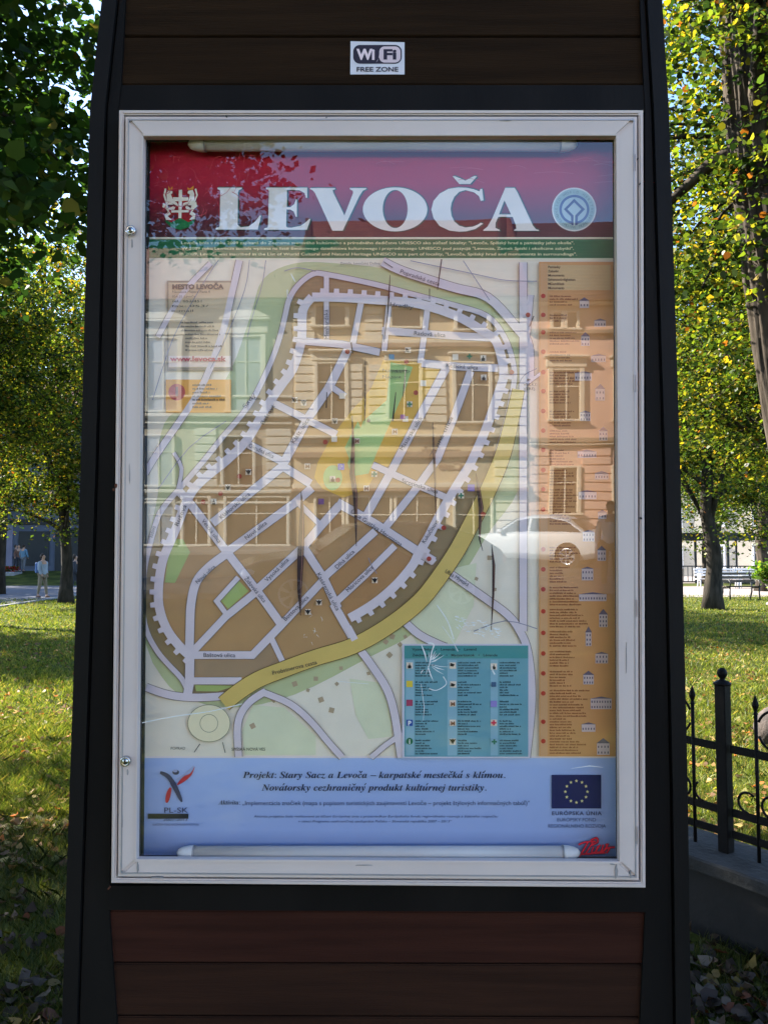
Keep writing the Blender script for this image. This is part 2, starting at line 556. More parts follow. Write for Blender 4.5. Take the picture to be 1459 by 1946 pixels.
# WiFi sticker
st = kprism('sticker', [(666, 77.5), (768.5, 79.5), (768.5, 140.5), (665.5, 140.5)], -0.0112, -0.0125, mat('sticker_white', (0.72, 0.70, 0.74), 0.4, c2=(0.66, 0.64, 0.68), scale=20))
# ---------------------------------------------------------------- flat print
PW = -0.022                     # the printed sheet lies this far behind the post face
LAY = [0.0]
def flat(name, polys, m, parent, dw=0.0, step=0.0, pw=None, **kw):
    """polys: list of loops (picture points) or (outer, holes...) tuples, printed on the sheet"""
    vs = []; fs = []
    base = PW if pw is None else pw
    for i, p in enumerate(polys):
        w = base + dw + i * step
        loops = list(p) if isinstance(p, tuple) else [p]
        l3 = []
        for lp in loops:
            l3.append([Vector((*L(x, y, w), 0)) for x, y in lp])
        tr = tessellate_polygon(l3)
        allp = [q for lp in l3 for q in lp]
        b = len(vs)
        vs += [(q.x, -w, q.y) for q in allp]
        for t in tr:
            a, b1, c = (allp[k] for k in t)
            cr = (b1 - a).cross(c - a).z
            if abs(cr) < 1e-12: continue
            t = tuple(t) if cr > 0 else tuple(reversed(t))
            fs.append(tuple(b + k for k in t))
    me = bpy.data.meshes.new(name)
    me.from_pydata(vs, [], fs)
    return link(name, me, m, parent, **kw)

def each(name, polys, m, parent, dw=0.0, step=0.0, pw=None):
    for i, p in enumerate(polys): flat(name, [p], m, parent, dw + i * step, 0.0, pw)
def rect(x0, y0, x1, y1): return [(x0, y0), (x1, y0), (x1, y1), (x0, y1)]
def ell(cx, cy, rx, ry=None, n=40, a0=0.0, a1=2 * PI):
    ry = rx if ry is None else ry
    return [(cx + rx * math.cos(a0 + (a1 - a0) * k / n), cy + ry * math.sin(a0 + (a1 - a0) * k / n)) for k in range(n)]
def smooth(pts, n=6):
    out = []
    P = [pts[0]] + list(pts) + [pts[-1]]
    for i in range(1, len(P) - 2):
        p0, p1, p2, p3 = (np.array(q, float) for q in P[i - 1:i + 3])
        for k in range(n):
            t = k / n
            q = 0.5 * ((2 * p1) + (-p0 + p2) * t + (2 * p0 - 5 * p1 + 4 * p2 - p3) * t * t + (-p0 + 3 * p1 - 3 * p2 + p3) * t ** 3)
            out.append((float(q[0]), float(q[1])))
    out.append(tuple(map(float, pts[-1])))
    return out
def ribbon(pts, wd):
    """closed loop round a polyline; wd a width or a list"""
    n = len(pts)
    ws = wd if hasattr(wd, '__len__') else [wd] * n
    Lf = []; Rt = []
    for i in range(n):
        p = np.array(pts[i], float)
        d1 = np.array(pts[i], float) - np.array(pts[i - 1], float) if i > 0 else None
        d2 = np.array(pts[i + 1], float) - p if i < n - 1 else None
        if d1 is None: d1 = d2
        if d2 is None: d2 = d1
        d1 = d1 / (np.linalg.norm(d1) + 1e-9); d2 = d2 / (np.linalg.norm(d2) + 1e-9)
        nn = np.array([-(d1 + d2)[1], (d1 + d2)[0]]); ln = np.linalg.norm(nn)
        nn = nn / (ln + 1e-9)
        sc = min(1.8, 1.0 / max(0.3, abs(nn @ np.array([-d1[1], d1[0]]))))
        h = ws[i] / 2 * sc
        Lf.append(tuple(p + nn * h)); Rt.append(tuple(p - nn * h))
    return Lf + Rt[::-1]

# text: glyph outlines turned to meshes in picture points
_tc = {}
def glyphs(body, shear=0.0, bold=0.0, spacing=1.0):
    key = (body, shear, bold, spacing)
    if key in _tc: return _tc[key]
    c = bpy.data.curves.new('lettering', 'FONT')
    c.body = body; c.size = 1.0; c.shear = shear; c.offset = bold; c.space_character = spacing
    c.resolution_u = 3; c.fill_mode = 'FRONT'
    o = bpy.data.objects.new('lettering', c)
    COL.objects.link(o)
    me = bpy.data.meshes.new_from_object(o)
    v = np.array([tuple(q.co)[:2] for q in me.vertices]) if len(me.vertices) else np.zeros((0, 2))
    f = [tuple(p.vertices) for p in me.polygons]
    bpy.data.objects.remove(o); bpy.data.curves.remove(c); bpy.data.meshes.remove(me)
    _tc[key] = (v, f)
    return v, f

class TextSet:
    def __init__(s, dw=0.009, pw=None): s.v = []; s.f = []; s.dw = dw; s.pw = PW if pw is None else pw
    def put(s, body, x, y, size, ang=0.0, width=None, align='L', shear=0.0, bold=0.0, spacing=1.0, dd=0.0):
        """x,y: baseline start in picture points; size: cap height in pixels; ang: degrees, clockwise positive"""
        v, f = glyphs(body, shear, bold, spacing)
        if len(v) == 0: return
        k = size / 0.71
        wx = v[:, 0].max()
        kx = k if width is None else width / wx
        vx = v[:, 0] * kx; vy = v[:, 1] * k
        if align == 'C': vx = vx - wx * kx / 2
        if align == 'R': vx = vx - wx * kx
        a = math.radians(ang); ca, sa = math.cos(a), math.sin(a)
        X = x + vx * ca + vy * sa
        Y = y + vx * sa - vy * ca
        b = len(s.v); w = s.pw + s.dw + dd
        for px, py in zip(X, Y):
            q = L(px, py, w); s.v.append((q[0], -w, q[1]))
        s.f += [tuple(b + i for i in t) for t in f]
    def dashes(s, x, y, length, h, rnd, gap=0.22):
        """a line of print too small to read"""
        p = x; w = s.pw + s.dw
        while p < x + length:
            l = rnd.uniform(2.0, 9.0) * h / 2.2
            q = min(p + l, x + length)
            k = p
            while k < q:
                cw = h * rnd.uniform(0.3, 0.62)
                hh = h * rnd.choice((0.72, 0.78, 1.0))
                pts = [L(xx, yy, w) for xx, yy in ((k, y), (k + cw, y), (k + cw, y - hh), (k, y - hh))]
                b = len(s.v); s.v += [(a[0], -w, a[1]) for a in pts]; s.f.append((b, b + 1, b + 2, b + 3))
                k += cw + h * 0.22
            p = q + h * 0.7
    def obj(s, name, m, parent):
        me = bpy.data.meshes.new(name); me.from_pydata(s.v, [], s.f)
        return link(name, me, m, parent, kind='stuff')

# sheet
a = L(262, 240, PW); b_ = L(1190, 1655, PW)
mb = MB(); mb.box(a[0], b_[0], -PW, -PW + 0.003, b_[1], a[1])
poster = mb.obj('town_map', ink(153, 151, 146, 1.15), kiosk)
zt = lambda y: L(700, y, PW)[1]
flat('header_band', [rect(281, 240, 1190, 451)], ink_grad(rgb(52, 24, 28, KP), rgb(130, 9, 36, KP), zt(452), zt(262), stops=[(0.18, rgb(62, 18, 26, KP)), (0.55, rgb(122, 11, 34, KP))]), poster, 0.0004)
flat('green_band', [rect(279, 454, 1190, 490)], ink(18, 74, 48), poster, 0.0004)
flat('white_rule', [rect(280, 450.3, 1190, 452.6), rect(279, 490.6, 1190, 493)], ink(165, 168, 160), poster, 0.0006)
flat('blue_panel', [rect(240, 1441, 1190, 1655)], ink_grad(rgb(80, 92, 122, KP), rgb(118, 132, 160, KP), zt(1612), zt(1441), stops=[(0.2, rgb(106, 118, 148, KP)), (0.9, rgb(114, 128, 158, KP))]), poster, 0.0004)
flat('white_rule', [rect(240, 1437.5, 1190, 1441)], ink(155, 155, 165), poster, 0.0006)

# title letters
wm = ink(172, 164, 188); sh = ink(28, 52, 52)
def c1(*p): return [(400 + x * 0.2193, 330 + y * 0.2193) for x, y in p]
def c2(*p): return [(700 + x * 0.2330, 330 + y * 0.2330) for x, y in p]
LT = {}
LT['L'] = c1((60, 118), (275, 118), (268, 130), (245, 140), (238, 160), (235, 440), (262, 462), (330, 455), (390, 410), (425, 362), (438, 362), (410, 482), (45, 482), (45, 470), (75, 460), (80, 440), (85, 150), (78, 138), (60, 130))
LT['E'] = c1((482, 118), (838, 118), (838, 205), (828, 208), (815, 165), (770, 142), (715, 138), (662, 138), (662, 288), (690, 288), (725, 262), (740, 220), (748, 220), (748, 372), (738, 370), (720, 325), (690, 308), (658, 308), (655, 455), (665, 464), (700, 466), (780, 450), (830, 415), (855, 388), (868, 390), (835, 484), (465, 484), (465, 472), (492, 465), (498, 450), (507, 150), (500, 138), (482, 130))
LT['V'] = c1((862, 122), (1080, 122), (1080, 132), (1058, 140), (1065, 165), (1160, 360), (1235, 165), (1232, 145), (1208, 134), (1205, 122), (1350, 122), (1350, 130), (1320, 145), (1290, 190), (1145, 492), (1055, 492), (905, 165), (885, 142), (862, 130))
oo = ell(750.6, 397.3, 61.2, 42, 56); oi = ell(750.8, 396.6, 23.6, 36.2, 40)
LT['O'] = (oo, oi)
LT['C'] = c2((928, 122), (938, 215), (915, 220), (900, 180), (860, 150), (790, 132), (740, 146), (700, 186), (678, 235), (670, 285), (677, 340), (700, 388), (740, 422), (790, 436), (850, 430), (890, 414), (915, 398), (935, 405), (870, 450), (800, 468), (740, 472), (660, 462), (580, 425), (530, 360), (512, 290), (530, 220), (580, 160), (650, 122), (730, 109), (800, 112), (860, 125), (905, 142), (912, 122))
LT['caron'] = c2((685, 18), (705, 18), (735, 30), (790, 54), (840, 27), (860, 18), (885, 18), (830, 82), (740, 82))
LT['A'] = (c2((1115, 112), (1190, 112), (1215, 150), (1340, 420), (1365, 450), (1390, 458), (1388, 464), (1185, 464), (1185, 458), (1205, 445), (1202, 420), (1175, 350), (1058, 350), (1036, 400), (1035, 440), (1070, 457), (1070, 464), (935, 464), (935, 458), (970, 430), (1010, 360), (1095, 160)), c2((1108, 215), (1162, 330), (1064, 330)))
def off(lp, dx, dy):
    if isinstance(lp, tuple): return tuple([(x + dx, y + dy) for x, y in q] for q in lp)
    return [(x + dx, y + dy) for x, y in lp]
for k, g in LT.items():
    flat('letter_shadow', [off(g, 3.2, 1.2), off(g, 1.5, -1.8)], sh, poster, 0.0012, 0.0001, kind='stuff')
    flat('title_letter' if k != 'caron' else 'title_accent', [g], wm, poster, 0.0018)

# town crest: two white beasts holding a double cross over a green mount, red shield
def cr(*p): return [(290 + x * 0.07539, 340 + y * 0.07539) for x, y in p]
cst = flat('crest', [cr((480, 300), (960, 300), (1000, 1010), (960, 1180), (690, 1270), (430, 1180), (400, 1000))], ink(100, 8, 22), poster, 0.0008)
flat('crest_mount', [cr((310, 1030), (480, 1090), (690, 970), (900, 1080), (1070, 1010), (1040, 1110), (900, 1215), (690, 1280), (480, 1215), (350, 1110))], ink(8, 78, 44), poster, 0.0012)
cw = [cr((660, 265), (745, 265), (725, 980), (650, 980)), cr((510, 455), (900, 455), (900, 540), (510, 560)), cr((470, 785), (910, 775), (910, 835), (470, 840)),
      cr((390, 280), (500, 300), (500, 350), (460, 380), (515, 520), (620, 600), (660, 690), (560, 640), (480, 600), (590, 690), (540, 770), (400, 770), (460, 880), (380, 930), (480, 1020), (340, 1030), (300, 900), (390, 830), (330, 740), (240, 700), (270, 600), (340, 640), (270, 400), (310, 230), (350, 240), (320, 400), (360, 560), (350, 360)),
      cr((1010, 270), (900, 290), (880, 350), (940, 390), (900, 560), (780, 600), (740, 690), (860, 640), (940, 600), (820, 700), (860, 770), (1000, 760), (930, 880), (1010, 930), (920, 1020), (1060, 1010), (1080, 880), (1000, 820), (1060, 730), (1120, 690), (1100, 560), (1060, 600), (1140, 400), (1100, 230), (1060, 250), (1100, 400), (1050, 540), (1050, 360))]
each('crest_figure', cw, ink(158, 162, 158), poster, 0.0014, 0.0001)
each('crest_crown', [cr((400, 160), (440, 240), (500, 180), (500, 260), (400, 270)), cr((880, 200), (930, 240), (1040, 160), (1030, 260), (880, 265))], ink(150, 100, 30), poster, 0.0017, 0.0001)
flat('crest_lines', [cr((520, 290), (560, 420), (640, 440), (540, 320)), cr((600, 870), (640, 960), (560, 980), (420, 960)), cr((380, 640), (560, 640), (600, 720), (520, 680), (400, 720)), cr((850, 650), (980, 660), (960, 740), (900, 690))], ink(62, 14, 30), poster, 0.0021, 0.0001, kind='stuff')

# World Heritage emblem: disc, ring, square joined to the ring
def un(*p): return [(1030 + x * 0.1028, 340 + y * 0.1028) for x, y in p]
dsc = flat('emblem_disc', [ell(1090.6, 397.5, 42, 41.5, 60)], ink(150, 160, 170), poster, 0.0008)
flat('emblem_disc_inner', [ell(1090.6, 397.5, 39.4, 38.9, 60)], ink(110, 138, 150), poster, 0.0010)
flat('emblem_field', [ell(1091, 397.5, 28.6, 28, 50)], ink(44, 66, 110), poster, 0.0012)
flat('emblem_field_inner', [ell(1091, 397.5, 23.8, 23.2, 50)], ink(118, 142, 158), poster, 0.0014)
flat('emblem_square', [(un((590, 360), (790, 555), (660, 690), (650, 850), (540, 850), (532, 690), (400, 555)), un((590, 425), (722, 555), (612, 668), (575, 668), (465, 555)))], ink(40, 58, 100), poster, 0.0016)
flat('emblem_slot', [un((580, 640), (608, 640), (608, 868), (578, 868))], ink(130, 150, 158), poster, 0.0018)
ts = TextSet(0.0018)
for k, ch in enumerate('UNESCO WORLD HERITAGE'):
    a0 = -200 + k * 11
    an = math.radians(a0)
    ts.put(ch, 1090.6 + 31.5 * math.cos(an), 397.5 + 31.0 * math.sin(an), 5, a0 + 90, align='C')
for k, ch in enumerate('PATRIMOINE MONDIAL'):
    a0 = 162 - k * 8.3
    an = math.radians(a0)
    ts.put(ch, 1090.6 + 36.5 * math.cos(an), 397.5 + 36.0 * math.sin(an), 5, a0 - 90, align='C')
ts.obj('emblem_lettering', ink(70, 98, 112), poster)

# three lines on the green band
ts = TextSet(0.001)
ts.put('Levoča bola v roku 2009 zapísaná do Zoznamu svetového kultúrneho a prírodného dedičstva UNESCO ako súčasť lokality: "Levoča, Spišský hrad a pamiatky jeho okolia".', 344, 463.5, 5.2, width=747, bold=0.012)
ts.put('W 2009 roku Lewocza została wpisana na listę światowego dziedzictwa kulturowego i przyrodniczego UNESCO pod pozycją "Lewocza, Zamek Spiski i okoliczne zabytki".', 345, 474, 5.2, width=745, bold=0.012)
ts.put('In 2009, Levoča was inscribed in the List of World Cultural and Natural Heritage UNESCO as a part of locality, "Levoča, Spišský hrad and monuments in surroundings".', 341, 484.8, 5.2, width=755, bold=0.012)
ts.obj('band_lettering', ink(160, 168, 140), poster)

# ---- the map
def q3(*p): return [(250 + x * 0.2742, 480 + y * 0.2742) for x, y in p]
def q4(*p): return [(620 + x * 0.2742, 480 + y * 0.2742) for x, y in p]
def q5(*p): return [(250 + x * 0.2742, 860 + y * 0.2742) for x, y in p]
def q6(*p): return [(620 + x * 0.2742, 860 + y * 0.2742) for x, y in p]
def q2(*p): return [(200 + x * 0.2879, 1220 + y * 0.2879) for x, y in p]
outer_ring = [(272, 1162), (274, 1088), (285, 1035), (299, 986), (313, 961), (338, 932), (360, 907), (390, 872), (425, 828), (458, 790), (483, 754), (505, 710), (521, 672), (532, 639), (541, 603), (549, 570), (565, 543), (593, 521), (620, 521), (713, 540), (773, 556), (861, 579), (925, 600), (958, 640), (975, 690), (976, 730), (962, 800), (943, 868), (916, 930), (885, 1000), (860, 1050), (838, 1090), (800, 1138), (740, 1185), (672, 1218), (620, 1238), (545, 1272), (500, 1290), (459, 1310), (420, 1330), (358, 1316), (345, 1290), (319, 1262), (299, 1238), (280, 1203)]
SX = smooth(outer_ring, 4)
greens = [rect(540, 498, 700, 560)]
each('green_belt', [smooth([(272, 1210), (275, 1060), (300, 940), (300, 860), (322, 790), (395, 760), (440, 700), (476, 600), (500, 530), (560, 500), (640, 500), (740, 512), (850, 545), (930, 560), (980, 610), (1002, 700), (1000, 820), (985, 930), (930, 1010), (900, 1060), (860, 1120), (790, 1200), (700, 1250), (560, 1320), (440, 1345), (340, 1320), (290, 1260)], 4)], ink(127, 140, 112), poster, 0.0003)
each('green_belt', [[(840, 1085), (905, 1070), (900, 1150), (860, 1230), (800, 1240), (770, 1180)], [(664, 1290), (740, 1300), (745, 1400), (700, 1405), (676, 1360)], [(480, 1340), (540, 1345), (600, 1400), (600, 1435), (465, 1435), (460, 1390)]], ink(142, 152, 136, 1.1), poster, 0.0005, 0.0001)
flat('wall_belt', [SX], ink(98, 88, 66), poster, 0.0009)
inner = [(593, 564), (650, 565), (721, 570), (784, 575), (828, 586), (867, 600), (894, 614), (919, 630), (941, 646), (952, 677), (957, 713), (949, 740), (935, 782), (919, 825), (894, 880), (881, 901), (856, 942), (834, 981), (812, 1024), (795, 1052), (784, 1074), (757, 1107), (724, 1137), (694, 1158), (664, 1175)]
innerL = [(593, 564), (575, 590), (573, 645), (557, 699), (538, 727), (519, 754), (497, 790), (467, 839), (428, 877), (404, 896), (371, 926), (351, 961), (335, 1003), (321, 1035), (309, 1066), (302, 1107), (302, 1151), (316, 1194), (340, 1227), (361, 1247)]
town = inner + [(672, 1216), (620, 1238), (545, 1270), (500, 1288), (460, 1300), (361, 1290)] + innerL[::-1][:-1]
each('town_block', [town], ink(122, 100, 71), poster, 0.0012)
# paler plots and greens inside
each('town_block', [q6((20, 890), (340, 575), (440, 625), (75, 1000)), q6((105, 1045), (480, 665), (585, 725), (480, 860), (300, 1010), (150, 1130)), [(460, 890), (520, 880), (500, 915), (455, 948)], [(600, 1000), (640, 965), (652, 1000), (600, 1060)]], ink(118, 93, 64), poster, 0.0014, 0.0001)
each('town_block', [q2((585, 120), (960, 120), (1085, 5), (1150, 150), (940, 232), (580, 225))], ink(110, 96, 78), poster, 0.0014)
gr = ink(112, 132, 82)
each('park', [q5((270, 600), (355, 600), (405, 690), (300, 905), (230, 900)), q5((745, 890), (810, 960), (670, 1085), (620, 1030)), q2((590, 285), (860, 290), (740, 328), (600, 325))], gr, poster, 0.0016, 0.0001)
# the square: yellow with green strips
flat('square', [[(728, 684), (840, 690), (806, 770), (745, 880), (714, 900), (696, 930), (652, 946), (612, 928), (597, 908), (603, 880), (630, 830), (668, 780), (704, 740)]], ink(150, 124, 52), poster, 0.0017)
each('square_green', [[(742, 688), (784, 697), (770, 740), (716, 860), (700, 900), (668, 905), (660, 880), (690, 800), (735, 760)], ell(632, 908, 18, 24, 24), [(655, 850), (680, 800), (692, 830), (670, 890)]], ink(116, 146, 96), poster, 0.0019, 0.0001)
# streets: dark outlines below, pale fills above
streets = [
 (smooth(q5((330, 270), (420, 370), (660, 690), (870, 960), (1035, 1190)), 3), 14), (q5((560, 490), (1040, 100)) + q3((1220, 1150), (1370, 930)) + [(661, 664)], 14.5),
 (q5((1040, 90), (1240, 215)), 14), (q3((810, 1330), (1040, 1445)), 13), (q5((660, 690), (1130, 350), (1250, 245)), 14), (q5((1140, 335), (1312, 505)), 9),
 (q5((870, 950), (1180, 665), (1310, 510), (1440, 365)), 14), (smooth(q5((660, 700), (540, 790), (450, 895), (412, 1050), (404, 1230), (400, 1400)), 5), 14.5),
 (q5((860, 970), (650, 1140), (430, 1375)), 12.5), (q5((740, 865), (590, 1030), (660, 1125)), 8.5), (q5((400, 1405), (838, 1405), (1035, 1200), (1310, 905)) + q6((0, 850), (340, 545)), 13),
 (q5((1200, 670), (1330, 870), (1420, 1060)) + q6((60, 1070), (190, 1300)), 14), (q5((965, 1280), (1055, 1470)), 9.5), (q6((75, 345), (330, 490), (640, 690), (745, 755)), 15),
 (q6((75, 1030), (270, 850), (475, 645)), 11.5), (q6((275, 440), (450, 130)) + q4((640, 1150), (830, 800)), 13.5), (q6((400, 530), (630, 240)) + q4((770, 1430), (880, 1150), (1000, 820)), 12.5),
 (q6((320, 85), (640, 230), (850, 320)), 11), (q4((660, 765), (930, 790), (1190, 800)), 12.5), (q4((385, 540), (800, 570), (1180, 590)), 12.5), (q4((705, 345), (680, 560), (650, 765)), 9.5),
 (q4((245, 320), (180, 650)), 10), (q3((1190, 612), (1459, 635)) + q4((370, 690)), 12), (q4((435, 345), (400, 680)), 9), (q3((1350, 165), (1350, 640)), 8.5), (q3((990, 1045), (1200, 1150), (1420, 1260)), 12),
 (q4((0, 905), (130, 995)), 10), ([(361, 1236), (360, 1300), (356, 1322)], 15), (q2((560, 258), (900, 258)), 12), (smooth(q2((270, 300), (420, 350), (600, 368), (830, 355)), 4), 13),
 (smooth(q2((1060, 325), (940, 410), (875, 540), (880, 760)), 5), 12), (smooth(q2((1030, 330), (1220, 410), (1360, 530), (1470, 660)) + [(650, 1440)], 4), 11),
 (smooth(q6((815, 810), (1100, 1010), (1250, 1120), (1330, 1220)) + [(1003, 1240), (1010, 1330), (1000, 1440)], 5), 13), (smooth(q6((520, 1150), (640, 1260), (800, 1340)) + [(850, 1230)], 4), 13),
 (smooth(q6((235, 1370), (310, 1470)) + [(735, 1310), (750, 1360), (762, 1440)], 4), 13), (smooth([(705, 1440), (735, 1415), (765, 1395)], 3), 9),
 (smooth(q4((390, 60), (540, 130), (880, 240), (1120, 310), (1320, 520), (1400, 640)) + [(1006, 720)], 5), 15), ([(1001, 640), (1008, 560)], 10), ([(994, 498), (994, 1200)], 13),
 (smooth([(1040, 700), (985, 745), (965, 800), (958, 860), (930, 935)], 4), 5),
 (smooth([(300, 640), (345, 560), (400, 500)], 4), 9), (smooth([(455, 494), (440, 560), (420, 640), (380, 740), (300, 860), (276, 900)], 5), 11), (smooth([(330, 860), (345, 890), (338, 930)], 3), 6),
]
out = []; fil = []
for pts, w in streets:
    out.append(ribbon(pts, w * 1.12 + 2.2)); fil.append(ribbon(pts, w * 1.12))
NS = len(streets)
olr = ribbon(outer_ring_open := smooth(outer_ring[:-1][::1][:30] , 4), 9.5)
leftpart = smooth(outer_ring[-5:] + outer_ring[:28], 4)
right_ = leftpart
flat('street_edge', out, ink(82, 78, 78), poster, 0.0024, 0.00003, kind='stuff')
flat('street_edge', [ribbon(right_, 12)], ink(82, 78, 78), poster, 0.0023, kind='stuff')
flat('ring_street', [ribbon(right_, 9.8)], ink(142, 142, 156), poster, 0.00392)
each('street', fil, ink(146, 146, 160), poster, 0.0040, 0.00003)
# street along the wall with its battlements
wallL = smooth(innerL[::-1], 3); wallR = smooth(inner, 3)
each('wall_street', [ribbon(wallL, 17), ribbon(wallR, 17)], ink(148, 148, 162), poster, 0.0055, 0.00005)
teeth = []
def put_teeth(pts, sgn, every=24.0, ln=8.5, wd=11.0, skip=0.0):
    acc = skip
    for (x0, y0), (x1, y1) in zip(pts, pts[1:]):
        d = math.hypot(x1 - x0, y1 - y0)
        while acc <= d:
            t = acc / d
            px, py = x0 + (x1 - x0) * t, y0 + (y1 - y0) * t
            tx, ty = (x1 - x0) / d, (y1 - y0) / d
            nx, ny = -ty * sgn, tx * sgn
            teeth.append([(px + tx * a + nx * b, py + ty * a + ny * b) for a, b in ((-wd / 2, 4), (wd / 2, 4), (wd / 2 - 1, 8 + ln), (-wd / 2 + 1, 8 + ln))])
            acc += every
        acc -= d
put_teeth(wallL, -1, 23.5); put_teeth(wallR, -1, 26, skip=20)
flat('battlement_marks', teeth, ink(148, 148, 162), poster, 0.0057, 0.000005, kind='stuff')
# yellow main road
yr = smooth([(985, 740), (972, 800), (955, 865), (928, 930), (898, 990), (868, 1046), (832, 1100), (795, 1145), (735, 1192), (670, 1228), (600, 1250), (540, 1272), (490, 1292), (452, 1316), (425, 1338)], 5)
wy = [22 + 8 * min(1, k / 12) for k in range(len(yr))]
flat('main_road_edge', [ribbon(yr, [w + 2.6 for w in wy])], ink(60, 48, 22), poster, 0.0060)
flat('main_road', [ribbon(yr, wy)], ink(142, 130, 76), poster, 0.0062)
each('gate_street', [ribbon(q6((150, 1210), (198, 1300)), 13), ribbon(q6((690, 712), (750, 762)), 12)], ink(148, 148, 162), poster, 0.0064)
# roundabout at the bottom left
flat('roundabout_edge', [ell(397, 1375, 41, 36, 40), ell(397, 1375, 17.5, 17.5, 30)], ink(100, 104, 92), poster, 0.0052, 0.0004)
flat('roundabout', [ell(397, 1375, 39.6, 34.6, 40), ell(397, 1375, 16.4, 16.4, 30)], ink(150, 152, 134, 1.12), poster, 0.0054, 0.0004)
each('pointer_line', [ribbon([(380, 1414), (369, 1430)], 1.6), ribbon([(423, 1411), (428, 1431)], 1.6), ribbon([(729, 497), (746, 508)], 1.5), ribbon([(1014, 600), (1006, 620)], 2.0)], ink(40, 40, 44), poster, 0.0066)
# contour lines north-west and south-east
cl = [smooth([(415, 494), (385, 540), (330, 640), (290, 760)], 4), smooth([(505, 494), (498, 540), (480, 600), (470, 640)], 4), smooth([(474, 494), (465, 550), (430, 640), (400, 700)], 4), smooth([(540, 515), (565, 508), (600, 515)], 3), smooth([(780, 495), (900, 520), (960, 532), (1020, 534)], 4), smooth([(880, 495), (930, 570)], 2), smooth([(430, 800), (360, 850), (300, 930)], 3), smooth([(1020, 700), (990, 720), (975, 780), (955, 880), (925, 960)], 4), smooth([(900, 1200), (960, 1180), (1020, 1195)], 3), smooth([(700, 1060), (706, 1075), (716, 1090)], 3)]
each('contour_line', [ribbon(p, 1.5) for p in cl], ink(92, 96, 118), poster, 0.0052, 0.00005)
# scattered small houses outside the walls
hr = random.Random(5); hs = []
for (x, y) in ((880, 1050), (862, 1065), (745, 1210), (760, 1225), (733, 1220), (690, 1250), (648, 1270), (600, 1290), (640, 1300), (560, 1300), (585, 1312), (905, 1100), (940, 1120), (740, 1245), (770, 1210), (520, 1330), (610, 1330), (930, 1060), (480, 1380), (630, 1350), (560, 1345), (700, 1280)):
    a_ = hr.uniform(0, 1.5); s_ = hr.uniform(4, 7)
    hs.append([(x + s_ * math.cos(a_ + k * PI / 2), y + s_ * math.sin(a_ + k * PI / 2)) for k in range(4)])
flat('house_marks', hs, ink(120, 112, 96), poster, 0.0008, 0.00002, kind='stuff')
# box with the town's address, and yellow box
flat('address_box_edge', [rect(317, 533, 442, 704)], ink(96, 92, 84), poster, 0.0044)
flat('address_box', [rect(320.5, 536.5, 438.5, 698)], ink(140, 132, 116), poster, 0.0046)
flat('address_strip', [rect(320.5, 676, 438.5, 697)], ink(156, 150, 150), poster, 0.0048)
flat('yellow_box', [rect(315, 721, 439, 784)], ink(160, 118, 52), poster, 0.0046)
flat('seal', [ell(336, 745, 16, 16, 30)], ink(128, 48, 50), poster, 0.0048)
flat('seal_tower', [rect(333.5, 735, 338.5, 753)], ink(70, 44, 62), poster, 0.005)
# orange column on the right
oc = flat('monument_column', [rect(1024, 497, 1190, 1438)], ink(140, 107, 70), poster, 0.0050)
flat('column_margin', [rect(1026, 500, 1040, 1438)], ink(140, 112, 82), poster, 0.0052)
flat('column_heading', [rect(1040, 503, 1160, 551)], ink(138, 122, 92), poster, 0.0053)
rl = random.Random(9)
red = [ell(1032, y, 4.4, 4.4, 16) for y in (562, 598, 631, 668, 707, 743, 781, 818, 855, 893, 930, 968, 1044, 1082, 1120, 1162, 1203, 1242, 1280, 1318, 1372, 1409)]
each('number_dot', red, ink(118, 34, 24), poster, 0.0056, 0.00001)
tb = TextSet(0.0056)
blocks = [(562, 4, 55), (598, 3, 40), (631, 5, 60), (668, 4, 50), (707, 5, 60), (743, 5, 55), (781, 6, 50), (818, 5, 55), (855, 6, 46), (893, 6, 50), (930, 7, 56), (968, 6, 50), (1040, 6, 58), (1078, 6, 40), (1116, 7, 60), (1158, 7, 72), (1200, 6, 54), (1238, 6, 62), (1276, 6, 46), (1312, 10, 76), (1366, 7, 50), (1404, 6, 74)]
for y, n, ln in blocks:
    for k in range(n):
        tb.dashes(1044, y + 2 + k * 5.4, ln * rl.uniform(0.55, 1.0), 3.0, rl)
tb.obj('column_lettering', ink(92, 52, 28), poster)
tb = TextSet(0.0056)
for k, t in enumerate(('Pamiatky', 'Zabytki', 'Monuments', 'Sehenswürdigkeiten', 'Műemlékek', 'Monuments')):
    tb.put(t, 1041, 509 + k * 8, 4.6, bold=0.015)
tb.obj('column_lettering', ink(26, 20, 16), poster)
